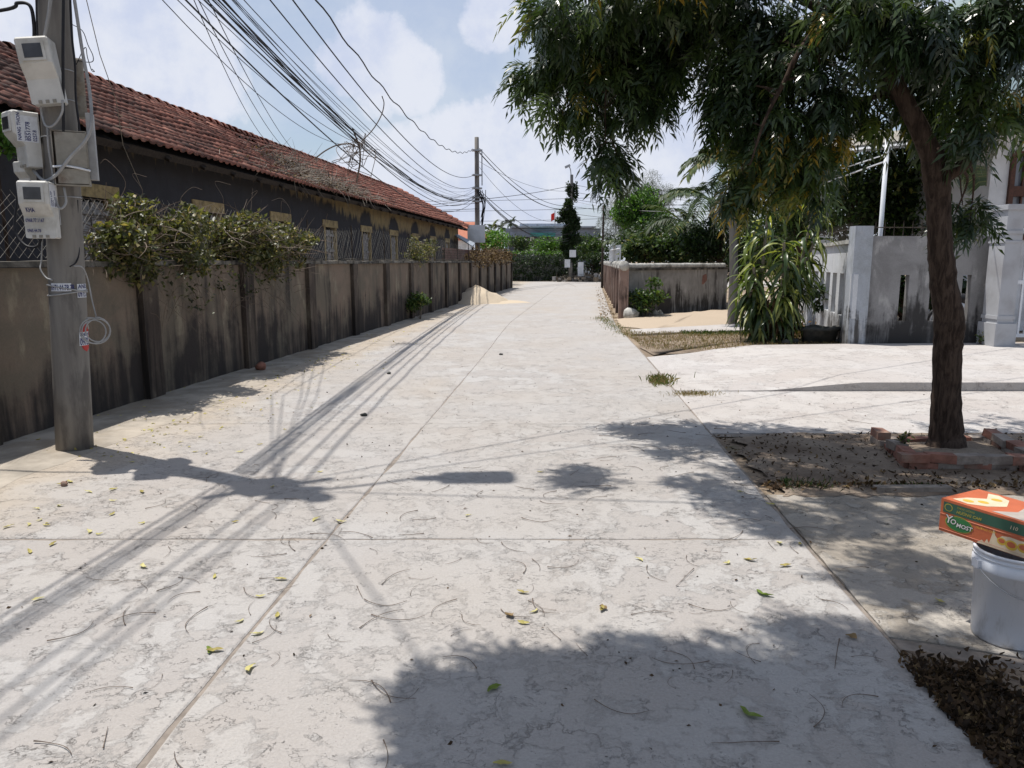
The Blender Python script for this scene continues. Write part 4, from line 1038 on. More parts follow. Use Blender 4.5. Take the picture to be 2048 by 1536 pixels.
mb.build('shoots', M['stalk'], hd)

# ================================================================ SAND HEAP AND FAR END
sc = G(960, 604)
def heap(name, label, c, rx, ry, h, mat, cat='heap', n=36, seed=1):
    v, f = [], []; c = np.array(c, float)
    for j in range(9):
        r = j / 8
        for k in range(n):
            a = 2 * math.pi * k / n; rr = r * (1 + .12 * math.sin(3 * a + seed) + .06 * math.sin(7 * a))
            z = h * (max(0, 1 - r) ** .75) * (1 + .10 * math.sin(a * 4 + r * 9)) + (.0 if r < 1 else -.02)
            if r > .7: z *= .8
            v.append((c[0] + rx * rr * math.cos(a) , c[1] + ry * rr * math.sin(a), z + rng.normal(0, .006)))
    for j in range(8):
        for k in range(n): q_ = (k + 1) % n; f.append((j*n+k, (j+1)*n+k, (j+1)*n+q_, j*n+q_))
    return tag(obj(name, v, f, mat, None, True), label, cat)
o = heap('sand_heap', 'pale heap of sand tipped against the left wall far down the road', (sc[0] - .15, 29.3, 0), 1.15, 1.9, .60, M['pilesand'])
patchsheet('spilled_sand', [(-1.6, 27.8), (-.4, 27.8), (.7, 28.7), (.5, 29.8), (-.2, 30.8), (-1.0, 31.4)], .002, M['pilesand'], 5, .06, .05)

hg = thing('hedge_wall', 'dark overgrown hedge closing the far end of the road', 'hedge', (2.6, 60.6, 0))
hb = [(np.array((x_ + rng.normal(0, .15), 60.6 + rng.normal(0, .15), z_)), (.7, .7, .5)) for x_ in np.arange(-.4, 5.2, .42) for z_ in (.4, .95, 1.5, 1.95)]
leafcloud('leaves', blobs(hb, 260), oval, (.10, .20), M['bushy'], hg, .8, .22, .16)
cap_ = [(np.array((x_, 60.3 + rng.normal(0, .15), 2.25)), (.5, .5, .14)) for x_ in np.arange(-.6, 5.0, .35)]
leafcloud('top_leaves', blobs(cap_, 240), oval, (.12, .2), M['bright'], hg, .5, .45, .25)
sbm = MB(); sbm.box((2.4, 61.0, 1.0), (5.6, .3, 2.0)); sbm.build('wall', M['wall_low'], hg)
def shrub(name, label, c, r, n, mat, size=(.1, .2), t0=.5, cat='bush', trunk=True, base=None, kk=9, ts=.22):
    c = np.array(c, float); o = thing(name, label, cat, (c[0], c[1], 0))
    bl = []
    for _ in range(kk):
        d = rng.normal(0, 1, 3); d /= np.linalg.norm(d); bl.append((c + d * np.array(r) * .58, tuple(np.array(r) * rng.uniform(.38, .6))))
    leafcloud('foliage', blobs(bl, n / sum((q_[0] * q_[1] * q_[2]) ** (2 / 3) for _, q_ in bl)), base or oval, size, M[mat], o, .8, t0, ts)
    if trunk:
        mb = MB(); rt = max(.02, max(r) * .05)
        mb.tube(curve([(c[0], c[1], -.05), (c[0] + r[0] * .05, c[1], c[2] * .5), c], 4), list(np.linspace(rt * 1.6, rt * .6, 9)), 7)
        for b_, _ in bl: mb.tube(curve([(c[0], c[1], max(.1, c[2] - r[2] * .8)), (c + b_) / 2 - np.array((0, 0, r[2] * .1)), b_], 4), list(np.linspace(rt * .8, rt * .2, 9)), 5)
        mb.build('trunk', M['bark'], o)
    return o
shrub('bush', 'bright green bush over the hedge left of the vine covered pole', V(1105, 496, 67), (2.6, 1.2, 1.0), 2400, 'bright', (.15, .3))
shrub('bush', 'dark low shrubs to the left behind the hedge', V(1045, 492, 62.5), (1.3, 1.2, .8), 1200, 'bushy', (.14, .26), .35)
shrub('bush', 'round green bush behind the left wall end beside the far pole', V(985, 482, 52), (1.3, 1.3, .85), 2000, 'bright', (.12, .24), .55)
shrub('bush', 'brown green brambles over the left wall end in front of the hedge', V(970, 505, 49), (2.0, .8, .45), 1400, 'dry', (.12, .2), .45)
shrub('bush', 'dense green thicket right of the vine covered pole', V(1192, 494, 62), (2.0, 1.4, 1.3), 3400, 'bushy', (.14, .28), .45)
shrub('bush', 'dark thicket behind the rubbish by the junction', V(1185, 528, 60.3), (1.7, 1.0, 1.0), 2000, 'bushy', (.12, .24), .2)
rb = thing('rubbish_heap', 'low heap of rubbish and brush at the far right of the junction', 'rubbish heap', V(1180, 557, 59.0) * np.array((1, 1, 0)))
hb_ = MB(); c_ = V(1180, 557, 59.0) * np.array((1, 1, 0))
for _ in range(150): hb_.box(c_ + np.array((rng.normal(0, 1.2), rng.normal(0, .6), abs(rng.normal(0, .22)))), tuple(rng.uniform(.08, .38, 3)), rng.uniform(0, 3), rng.random())
t = NT('rubbish'); t.done(t.ramp(t.attr(), [(0, (.05, .045, .04)), (.5, (.22, .17, .12)), (.85, (.3, .28, .26)), (1, (.65, .65, .66))]), .9); hb_.build('debris', t.m, rb, kind='stuff')
twigs('brush', 300, lambda: c_ + np.array((rng.normal(.2, 1.3), rng.normal(0, .6), abs(rng.normal(.1, .3)))), M['drytwig'], rb, (.3, .9), .012)

# far single-storey house
fh = thing('far_house', 'low blue grey house with flat tin roof and barred porch beyond the junction', 'house', (4, 76, 0))
hx0, hx1 = V(1010, 480, 76)[0], V(1196, 480, 76)[0]; zt = V(1024, 457, 76)[2]; zb = V(1024, 474, 76)[2]
def bxm(name, x0, x1, y0, y1, z0, z1, mat, parent=None, **k): m_ = MB(); m_.box(((x0+x1)/2, (y0+y1)/2, (z0+z1)/2), (abs(x1-x0), abs(y1-y0), abs(z1-z0))); return m_.build(name, M[mat] if isinstance(mat, str) else mat, parent, **k)
bxm('wall', hx0, hx1, 78, 84, 0, zb, 'whitewall', fh); bxm('parapet', hx0, hx1 + .2, 75.5, 84.2, zb, zt, 'bluewall', fh)
bxm('side_wall', hx0, hx0 + .4, 75.7, 78, 0, zb, 'bluewall', fh)
for k, (a, b_, y0, y1) in enumerate(((1022, 1190, 453, 456), (1040, 1150, 445, 450))):
    bxm('roof_sheet', V(a, 450, 76)[0], V(b_, 450, 76)[0], 75 + k * 3, 82, V(1024, y1, 76)[2], V(1024, y0, 76)[2], 'tin', fh)
for x_ in (1064, 1112, 1196): bxm('column', V(x_ - 4, 480, 75.6)[0], V(x_ + 4, 480, 75.6)[0], 75.4, 75.9, 0, zb - .02, 'whitewall', fh)
bxm('unlit_doorway_plate', V(1070, 480, 77.9)[0], V(1108, 480, 77.9)[0], 77.9, 77.97, 0, zb - .6, 'black', fh)  # flat black plate, the dark of the interior given as colour
bm_ = MB()
for x_ in np.arange(hx0 + .5, hx1, .22): bm_.box((x_, 75.55, zb - .45), (.035, .03, .9))
for z_ in (zb - .1, zb - .85): bm_.box(((hx0 + hx1) / 2, 75.52, z_), (hx1 - hx0 - .5, .03, .05))
bm_.build('window_bars', M['wood_dark'], fh)
bxm('shaded_glazing', hx0 + .5, hx1 - .2, 77.8, 77.86, 1.2, zb - .05, 'bluewall', fh)
bxm('awning', V(1060, 470, 75)[0], V(1110, 470, 75)[0], 74.3, 75.3, V(1024, 473, 75)[2], V(1024, 466, 75)[2], 'greentarp', fh)
fl = thing('flag', 'small red flag on a pole above the far house roof', 'flag', V(1110, 455, 75))
fb_, ftp = V(1110, 458, 74.8), V(1110, 421, 74.8); m_ = MB(); m_.tube([fb_, ftp], .04, 6); m_.build('flag_pole', M['steel_grey'], fl)
vv, ff = [], []
for e in (0, .02):
    for j in range(6):
        for k in range(6): p = V(1109 - k * 1.35, 425 + j * 2.9 + k * .7, 74.8); vv.append(p + np.array((0, .14 * math.sin(k * 1.4 + j * .5) + e, 0)))
for e in (0, 36):
    for j in range(5):
        for k in range(5): a = e + j * 6 + k; ff.append((a, a + 1, a + 7, a + 6))
obj('cloth', vv, ff, M['flag'], fl, True)
# red roofs behind the far pole
def gable(name, label, x0, x1, y0, y1, z0, z1, wall='whitewall'):
    o = thing(name, label, 'house', ((x0 + x1) / 2, y0, 0)); bxm('wall', x0 + .2, x1 - .2, y0 + .2, y1 - .2, 0, z0, wall, o)
    ym = (y0 + y1) / 2
    MB().prism([(x0, y0 - .2, z0), (x1, y0 - .2, z0), (x1, ym, z1), (x0, ym, z1)], [(x0, y0 - .2, z0 - .12), (x1, y0 - .2, z0 - .12), (x1, ym, z1 - .12), (x0, ym, z1 - .12)]).build('roof', t_red, o)
    MB().prism([(x0, ym, z1), (x1, ym, z1), (x1, y1 + .2, z0), (x0, y1 + .2, z0)], [(x0, ym, z1 - .12), (x1, ym, z1 - .12), (x1, y1 + .2, z0 - .12), (x0, y1 + .2, z0 - .12)]).build('roof', t_red, o)
    return o
t = NT('red_roof'); wv = t.n.new('ShaderNodeTexWave'); wv.inputs['Scale'].default_value = 3; t.l.new(t.pos, wv.inputs[0]); t_red = t.done(t.mix(wv.outputs[1], (.36, .13, .08), (.48, .19, .12)), .85)
a, b_ = V(916, 470, 60), V(946, 445, 60); gable('red_roofed_house', 'orange red gable roof peeping out left of the far pole', a[0] - 3, b_[0], 60, 66, a[2] - .3, b_[2] + .2)
a, b_ = V(958, 476, 90), V(1006, 462, 90); gable('red_roofed_house', 'red tiled roof low behind bushes right of the far pole', a[0], b_[0], 90, 98, a[2] - .8, b_[2] - .2)
# lean-to and brick wall at the end of the tiled house
ln = thing('lean_to_sheet', 'tilted corrugated tin sheet leaning at the end of the tiled house', 'tin sheet', V(915, 475, 40))
p = [V(889, 458, 41.5), V(895, 457, 43.5), V(950, 486, 40.5), V(945, 492, 39.2)]
MB().prism(p, [q_ - np.array((0, 0, .05)) for q_ in p]).build('sheet', M['tin'], ln)
m_ = MB()
for x_, y_, Y_ in ((945, 492, 39.3), (893, 462, 42)): e = V(x_, y_, Y_) - np.array((0, 0, .06)); MB().tube([(e[0], e[1], 0), e], .05, 6).build('prop', M['wood_dark'], ln)
bw = thing('brick_wall', 'rough red brick wall piece behind the left wall near its far end', 'wall', S(33, .9))
m_ = MB(); z_ = 0.0; r_ = 0
while z_ < 2.05:
    s_ = 30 + (.12 if r_ % 2 else 0)
    while s_ < 37.6: sbox(m_, s_, s_ + .225, .9, 1.0 + rng.random() * .012, z_, z_ + .085); s_ += .24
    z_ += .10; r_ += 1
m_.build('bricks', M['farbrick'], bw, kind='stuff'); m_ = MB(); sbox(m_, 30, 37.8, .915, .985, 0, 2.0); m_.build('mortar', M['wood_dark'], bw)

# ================================================================ TREES IN THE DISTANCE
needle = ([(-.03, 0, 0), (.03, 0, 0), (0, 1, -.15)], [(0, 1, 2)])
shrub('casuarina_tree', 'wispy grey green tree with fine needles behind the junction right', V(1255, 425, 62), (2.7, 2, 2.4), 15000, 'grey_leaf', (.25, .55), .45, 'tree', True, needle, 12)
shrub('casuarina_tree', 'taller wispy grey tree top rising behind the mango tree', V(1320, 408, 60), (1.5, 1.5, 2.9), 8000, 'grey_leaf', (.25, .5), .35, 'tree', True, needle, 10)
shrub('mango_tree', 'rounded bright green tree between the grey trees and the palms', V(1285, 425, 40), (1.5, 1.5, 1.35), 5200, 'bright', (.12, .22), .38, 'tree', kk=11, ts=.3)
shrub('mango_tree', 'dark green tree mass under the palms behind the low wall', V(1310, 475, 37), (2.2, 1.6, 1.2), 4200, 'bushy', (.12, .22), .18, 'tree', kk=11)
shrub('garden_shrub', 'olive garden shrubs over the low wall left part', V(1300, 502, 28), (1.0, .8, .55), 1600, 'palm', (.15, .3), .55)
shrub('garden_shrub', 'dark leafy garden shrub in the middle behind the low wall', V(1352, 500, 27.5), (1.0, .8, .6), 1700, 'bushy', (.10, .2), .3)
shrub('garden_shrub', 'yellow green garden shrub over the right end of the low wall', V(1395, 500, 27), (.8, .7, .6), 1300, 'bushy', (.10, .2), .65)
shrub('garden_shrub', 'dark leaves massed behind the palm trunk over the low wall', V(1440, 480, 26), (1.4, .8, 1.0), 2600, 'bushy', (.10, .2), .2)
shrub('garden_shrub', 'dark hedge showing between the palm trunk and the spear leaved plant', V(1500, 500, 29), (1.6, .8, 1.3), 3600, 'bushy', (.12, .22), .22)
shrub('garden_shrub', 'shaded bushes behind the slotted side wing of the right wall', V(1585, 490, 31), (1.9, .8, 1.5), 4200, 'bushy', (.12, .22), .3)
# big dense trees behind the right-hand garden wall
shrub('garden_tree', 'dense dark green tree behind the right wall left of the white post', V(1725, 400, 21), (1.7, 1.6, 1.55), 7000, 'bushy', (.11, .2), .38, 'tree', kk=14, ts=.28)
shrub('garden_tree', 'dense dark green tree behind the right wall on both sides of the trunk', V(1850, 385, 20.3), (1.5, 1.5, 1.6), 6500, 'bushy', (.11, .2), .33, 'tree', kk=14, ts=.28)
shrub('garden_tree', 'shaded tree behind the spear leaved plant left of the right wall', V(1600, 380, 24), (2.0, 1.6, 1.7), 6000, 'bushy', (.12, .2), .25, 'tree', kk=12)
shrub('garden_bush', 'shadowy bush filling the yard behind the right wall slots', V(1810, 560, 16.2) + np.array((0, 0, -.1)), (2.0, .5, .8), 3500, 'bushy', (.12, .2), .08, 'bush')

def frond(base, yaw, elev, Ln, droop, leaflet=.55, nl=34, wid=.03, hang=.5, mat='palm', tint=.5):
    b = np.array(base, float); d = np.array((math.cos(yaw), math.sin(yaw), 0)); up = np.array((0, 0, 1.0)); side = np.cross(d, up)
    pts = [b + d * (Ln * t_ * math.cos(elev) * (1 - .15 * t_)) + up * (Ln * (t_ * math.sin(elev) - droop * t_ * t_)) for t_ in np.linspace(0, 1, 12)]
    m = MB(); m.tube(pts, list(np.linspace(.028, .006, 12)), 4, tint * .8)
    for i in range(2, nl * 2):
        t_ = .12 + .88 * (i // 2) / nl; k = min(10, int(t_ * 11)); fr = t_ * 11 - k; p = pts[k] * (1 - fr) + pts[k + 1] * fr
        tg = pts[min(11, k + 1)] - pts[k]; tg /= np.linalg.norm(tg); sg = 1 if i % 2 else -1
        l = leaflet * (math.sin(min(1, t_ * 1.25 + .12) * math.pi * .82) + .18) * rng.uniform(.85, 1.1)
        o1 = side * sg * .72 + tg * .62 + up * rng.normal(.05, .1); o1 /= np.linalg.norm(o1)
        m1 = p + o1 * l * .5 - up * l * hang * .18; e = p + o1 * l * .86 - up * l * hang * .75
        wv_ = np.cross(o1, up); wv_ = wv_ / (np.linalg.norm(wv_) + 1e-6) * wid
        m.add([p - wv_ * .4, p + wv_ * .4, m1 - wv_, m1 + wv_, e], [(0, 1, 3, 2), (2, 3, 4)], float(np.clip(tint + rng.normal(0, .2), 0, 1)))
    return m
def palm(label, base, crown, n, Ln, trunk_r=.10, leaflet=.55, name='coconut_palm', e0=-.1, e1=1.25, yaws=None, mat='palm', tint=.5, droop=(.35, .7)):
    base, crown = np.array(base, float), np.array(crown, float); o = thing(name, label, 'palm tree', base)
    m = MB(); pts = curve([base + np.array((0, 0, -.1)), base * .6 + crown * .4 + np.array((.05, 0, 0)), crown], 14); rr = [trunk_r * (1.15 - .35 * i / len(pts)) * (1 + .05 * (i % 2)) for i in range(len(pts))]
    m.tube(pts, rr, 12); m.build('trunk', M['pole'], o, True)
    for k in range(n):
        yaw = yaws[k % len(yaws)] + rng.normal(0, .12) if yaws else k * 2.4 + rng.normal(0, .1); el = e0 + (e1 - e0) * ((k * .618) % 1)
        frond(crown, yaw, el, Ln * rng.uniform(.85, 1.1), rng.uniform(*droop), leaflet, tint=float(np.clip(rng.normal(tint, .15), 0, 1))).build('frond', M[mat], o)
    return o
pb = G(1464, 648); pb[2] = 0
palm('slim ringed coconut palm in front of the right end of the low wall', pb, V(1462, 330, pb[1] + .1), 15, 1.75, .105, .42)
palm('coconut palm with drooping fronds behind the middle of the low wall', V(1420, 530, 26.5) * np.array((1, 1, 0)), V(1425, 405, 26.5), 14, 2.5, .12, .6, tint=.45)
palm('young palm with bright fronds behind the corner of the low wall', V(1240, 530, 31) * np.array((1, 1, 0)), V(1262, 500, 31), 9, 1.8, .09, .5, tint=.65, e0=.2)
palm('small coconut palm behind the shrubs over the low wall', V(1345, 530, 29) * np.array((1, 1, 0)), V(1372, 450, 29), 12, 2.3, .10, .6, tint=.5)
palm('distant palm silhouette right of the far pole, taller one', V(1022, 520, 95) * np.array((1, 1, 0)), V(1022, 447, 95), 13, 1.7, .14, .6, tint=.3)
palm('distant palm silhouette right of the far pole, lower one', V(1002, 520, 98) * np.array((1, 1, 0)), V(1003, 455, 98), 12, 1.5, .14, .6, tint=.3)
palm('bushy grey palm just right of the far pole above the green bush', V(985, 520, 56) * np.array((1, 1, 0)), V(982, 462, 56), 12, 1.6, .12, .5, tint=.6)

# ================================================================ LOW CORNER WALL (right)
cA = G(1238, 637); cA[2] = 0
lwl = thing('corner_wall', 'low stained boundary wall with rounded white capping on the right of the road', 'wall', cA)
LB = np.array((7.0, 24.6, 0)); LA = cA + np.array((.12, .05, 0)); dv = (LB - LA); dl = np.linalg.norm(dv); dv /= dl; dn = np.array((-dv[1], dv[0], 0))
def lbx(m, a, b_, o0, o1, z0, z1, A_=LA, d_=dv, n_=dn):
    c = [A_ + d_ * s_ + n_ * o_ + np.array((0, 0, z0)) for s_, o_ in ((a, o0), (b_, o0), (b_, o1), (a, o1))]; tp = [q_ + np.array((0, 0, z1 - z0)) for q_ in c]
    return m.prism(tp, c)
HZ = 1.46
lbx(MB(), .14, dl, .0, .12, -.1, HZ - .16).build('wall_panel', M['wall_low'], lwl)
lbx(MB(), .14, dl, -.05, .14, HZ - .158, HZ - .09).build('ledge', M['coping'], lwl)
m = MB(); m.tube([LA + dv * s_ + dn * .05 + np.array((0, 0, HZ - .04 + rng.normal(0, .004))) for s_ in np.arange(.1, dl, .25)], .085, 10); m.build('rounded_capping', M['stone'], lwl, True)
bkk = [(LA + dv * 4.15 + dn * -.004 + np.array((0, 0, 1.0)))]
m = MB(); c0 = LA + dv * 4.1 - dn * .004; m.add([c0 + dv * a_ + np.array((0, 0, z_)) for a_, z_ in ((-.1, 1.12), (.12, 1.18), (.18, .98), (.0, .86), (-.12, .84))] , [(0, 4, 3, 2, 1)]); m.build('exposed_brick_patch', M['farbrick'], lwl)
rd_ = np.array((math.sin(.104), math.cos(.104), 0)); rn_ = np.array((rd_[1], -rd_[0], 0)); RA = cA.copy()
for k in range(15):
    s_ = k * 2.5
    m = MB(); lbx(m, s_ - .02, s_ + .24, -.02, .24, -.1, HZ - .07, RA, rd_, rn_); m.build('pier', M['pillar_pink'], lwl)
    m = MB(); m.tube([RA + rd_ * (s_ - .06) + rn_ * .11 + np.array((0, 0, HZ - .03)), RA + rd_ * (s_ + .28) + rn_ * .11 + np.array((0, 0, HZ - .03))], .14, 10); m.build('pier_cap', M['stone'], lwl, True)
    if k < 14: m = MB(); lbx(m, s_ + .24, s_ + 2.48, .06, .18, -.1, HZ - .10, RA, rd_, rn_); m.build('wall_panel', M['wall_low'], lwl); m = MB(); lbx(m, s_ + .24, s_ + 2.48, .0, .22, HZ - .098, HZ - .03, RA, rd_, rn_); m.build('capping', M['stone'], lwl)
# white picket fence piece behind the corner
pf = thing('picket_fence', 'short grey slatted fence standing behind the corner wall by the road', 'fence', V(1232, 520, 30) * np.array((1, 1, 0)))
for k in range(9):
    a = V(1220 + k * 2.6, 492 - k * .3, 34 - k * .8); m = MB(); m.box((a[0], a[1], (a[2]) / 2), (.05, .03, a[2]), 0); m.build('slat', M['steel_white'], pf)
a, b_ = V(1221, 500, 33.95), V(1240, 497, 27.7); m = MB(); m.tube([a, b_], .02, 5); a2, b2 = a.copy(), b_.copy(); a2[2] = b2[2] = .9; m.tube([a2, b2], .02, 5); m.build('rail', M['steel_white'], pf)
# ================================================================ SHRUB, ROCKS, TROUGH
sb = np.array((3.72, 20.72, 0.0)); o = thing('potted_shrub', 'round leafy shrub on bare stems before the low wall corner', 'shrub', sb, None)
bl = [(np.array((sb[0] + rng.normal(-.03, .23), sb[1] + rng.normal(0, .18), .60 + rng.normal(0, .16))), (.23, .22, .16)) for _ in range(12)]
leafcloud('leaves', blobs(bl, 2600), oval, (.09, .15), M['bushy'], o, .7, .55, .25)
m = MB()
for k in range(9): e = bl[k][0]; m.tube(curve([(sb[0] + rng.normal(0, .07), sb[1] + rng.normal(0, .05), 0), ((sb[0] + e[0]) / 2, (sb[1] + e[1]) / 2, .25), e], 4), .010, 5)
m.build('stems', M['drytwig'], o)
def rock(name, label, c, r, mat='stone', parent=None, group=None):
    n1, n2 = 10, 7; v, f = [], []; ph = rng.uniform(0, 6, 4)
    for j in range(n2 + 1):
        a = math.pi * j / n2
        for k in range(n1):
            b__ = 2 * math.pi * k / n1; q_ = 1 + .14 * math.sin(2 * b__ + ph[0]) * math.sin(a) + .12 * math.sin(3 * a + ph[1] + b__) + rng.normal(0, .03)
            v.append((c[0] + r[0] * q_ * math.sin(a) * math.cos(b__), c[1] + r[1] * q_ * math.sin(a) * math.sin(b__), c[2] + r[2] * .75 + r[2] * q_ * math.cos(a)))
    for j in range(n2):
        for k in range(n1): q_ = (k + 1) % n1; f.append((j*n1+k, (j+1)*n1+k, (j+1)*n1+q_, j*n1+q_))
    o = obj(name, v, f, M[mat], parent, True); return tag(o, label, 'stone', group) if label else o
rock('garden_stone', 'larger white rounded stone at the pink corner pier', np.array((3.24, 20.50, 0.0)), (.20, .17, .17))
rock('garden_stone', 'smaller pale stone right of the leafy shrub', np.array((3.98, 20.85, 0.0)), (.12, .1, .13)); rock('garden_stone', 'pale stone lying behind the smaller one by the shrub', np.array((4.14, 21.0, 0.0)), (.1, .1, .12))
tc_ = G(1637, 686, .03); tr = thing('stone_trough', 'dark weathered concrete planting trough beside the spear leaved plant', 'trough', tc_)
prof = [(.0, .0), (.30, .0), (.34, .24), (.40, .26), (.38, .32), (.30, .31), (.28, .24), (0, .24)]; v, f = [], []; ns = 24
for j, (r_, z_) in enumerate(prof):
    for k in range(ns):
        a = 2 * math.pi * k / ns; e = 2.6; cx_, sy_ = math.cos(a), math.sin(a); q_ = (abs(cx_) ** e + abs(sy_) ** e) ** (-1 / e)
        v.append((tc_[0] + r_ * 1.0 * q_ * cx_, tc_[1] + r_ * .62 * q_ * sy_, tc_[2] + z_ * .98 + (.02 * math.sin(a * 5) if 2 < j < 6 else 0)))
for j in range(len(prof) - 1):
    for k in range(ns): q_ = (k + 1) % ns; f.append((j*ns+k, j*ns+q_, (j+1)*ns+q_, (j+1)*ns+k))
obj('basin', v, f, M['trough'], tr, True)
for k, (x_, y_) in enumerate(((1588, 688), (1676, 688), (1690, 686), (1572, 690), (1656, 662))): rock('small_rock', 'small dark stone lying by the ends of the concrete trough', G(x_, y_, .02), (.08, .07, .06), 'trough', None, 'small stones round the trough')
lt = thing('red_leaf_litter', 'reddish dead leaves piled between the spear leaved plant and the trough', 'leaves', G(1600, 672)); lt['kind'] = 'stuff'
pts = np.array([G(1585 + rng.normal(0, 14), 672 + rng.normal(0, 7)) + np.array((0, 0, abs(rng.normal(.1, .1)))) for _ in range(500)])
leafcloud('leaf_pile', pts, oval, (.06, .12), M['dry'], lt, .9, .65, .2)
# ================================================================ SPEAR-LEAVED PLANT
dp = G(1556, 690); dp[2] = 0; DD = np.array((0, .35, 0)); dp = dp + DD
dr_o = thing('dracaena', 'tall clump of long drooping spear shaped leaves beside the slotted wall', 'plant', dp)
canes = []
cm = MB()
for k in range(11):
    a = rng.uniform(0, 6.28); rr = rng.uniform(.05, .3); p0 = dp + np.array((math.cos(a) * rr, math.sin(a) * rr * .7, 0)); hh = [2.75, 2.5, 2.15, 1.9, 1.75, 1.6, 1.45, 1.25, 1.1, .95, 2.0][k]
    p1 = p0 + np.array((math.cos(a) * .28 + rng.normal(0, .12) + (.18 if k in (0, 1, 10) else -.10), math.sin(a) * .2, hh)); canes.append((p0, p1)); cm.tube(curve([p0, (p0 + p1) / 2 + rng.normal(0, .04, 3), p1], 5), .028, 6)
cm.build('canes', M['drytwig'], dr_o)
def strap(Ln, w, droop, k=6):
    v, f = [], []
    for i in range(k + 1):
        t_ = i / k; y = Ln * (t_ - droop * .28 * t_ ** 2); z = Ln * (.35 * t_ - droop * .62 * t_ ** 2.0); ww = w * (math.sin(min(1, .18 + t_ * .95) * math.pi * .93) ** .7 if t_ < .98 else .03)
        v += [(-ww, y, z + ww * .45), (0, y, z), (ww, y, z + ww * .45)]
    for i in range(k): a = 3 * i; f += [(a, a+1, a+4, a+3), (a+1, a+2, a+5, a+4)]
    return v, f
SV = [(Ln_, w_, d_) for Ln_ in (.50, .68, .84) for w_, d_ in ((.030, .9), (.036, 1.3), (.030, 1.6))]
sm_ = {}
L_ = []
for ci, (p0, p1) in enumerate(canes):
    for _ in range(58):
        t_ = rng.uniform(.1, 1.0) ** .7; p = p0 * (1 - t_) + p1 * t_; out = (p - dp)[:2]; base_a = math.atan2(out[1], out[0]) if np.linalg.norm(out) > .05 else 0
        L_.append((p, base_a + rng.normal(0, 1.1) if t_ < .93 else rng.uniform(0, 6.28), int(rng.integers(9)), t_, rng.uniform(.8, 1.15), float(np.clip(rng.normal(.56, .24) + .12 * (t_ > .85), 0, 1))))
L_.sort(key=lambda q_: (q_[0][1] + math.sin(q_[1]) * .35))       # leaves reaching towards the road first
part_, rest_ = L_[:296], L_[296:]
for p, ya, vi, t_, sc__, ti in part_:
    key = (vi, int(ti * 4.99))
    if key not in sm_: v_, f_ = strap(*SV[vi]); sm_[key] = mesh_from('long_leaf', v_, f_, M['dracaena'], True, tint=[(key[1] + .5) / 5] * len(v_))
    put('long_leaf', sm_[key], p, dr_o, (rng.normal(.1 if t_ > .93 else -.35, .25), rng.normal(0, .3), ya - math.pi / 2), (sc__,) * 3)
for vi in range(9):
    sub = [q_ for q_ in rest_ if q_[2] == vi]; v_, f_ = strap(*SV[vi]); n_ = len(sub)
    if not n_: continue
    Rm_ = rotmats(n_, np.array([q_[1] - math.pi / 2 for q_ in sub]), rng.normal(-.35, .25, n_), rng.normal(0, .3, n_))
    scatter('hidden_leaves', (v_, f_), np.array([q_[0] for q_ in sub]), Rm_, np.array([q_[4] for q_ in sub]), [q_[5] for q_ in sub], M['dracaena'], dr_o)
fo_ = rng.uniform(0, 6.28, 260); pts = np.array([dp + np.array((math.cos(a) * .35, math.sin(a) * .3, rng.uniform(.15, .9))) for a in fo_]); v_, f_ = strap(.45, .022, 2.0)
scatter('withered_leaves', (v_, f_), pts, rotmats(260, fo_ - math.pi / 2, rng.normal(-.7, .2, 260)), rng.uniform(.6, 1.1, 260), rng.normal(.3, .2, 260), M['dry'], dr_o)

# ================================================================ SLOTTED GARDEN WALL (right)
gw = thing('slotted_wall', 'grey slotted garden wall with sooty foot behind the street tree', 'wall', (8, 13.4, 0))
WY = 13.35; zW = .09; x0_ = V(1716, 600, WY)[0]; x1_ = V(1992, 600, WY)[0]; ztop = V(1800, 472, WY)[2]; zs0, zs1 = V(1800, 643, WY)[2], V(1800, 550, WY)[2]
slots = [(V(a_, 600, WY)[0], V(b__, 600, WY)[0]) for a_, b__ in ((1799, 1817), (1861, 1879), (1926, 1944), (1988, 2006))]
m = MB(); prev = x0_ + .16
def yw(x): return WY + .035 * (x - x0_)
def wpiece(m, xa, xb, z0, z1, th_=.13):
    c = [(xa, yw(xa), z0), (xb, yw(xb), z0), (xb, yw(xb) + th_, z0), (xa, yw(xa) + th_, z0)]; m.prism([(a, b, z1) for a, b, _ in c], c)
for a_, b__ in slots[:3] + [(slots[3][0], slots[3][0])]:
    wpiece(m, prev, a_, zs0, zs1); prev = b__
wpiece(m, x0_ + .16, slots[3][0], -.05, zs0); wpiece(m, x0_ + .16, slots[3][0] + .35, zs1, ztop)
m.build('wall_body', M['wall_grey'], gw)
cp_ = MB(); cp_.box((x0_ + .0, WY + .06, (V(1716, 452, WY)[2]) / 2), (.32, .24, V(1716, 452, WY)[2]), .0); cp_.build('corner_pier', M['wall_white_shade'], gw)
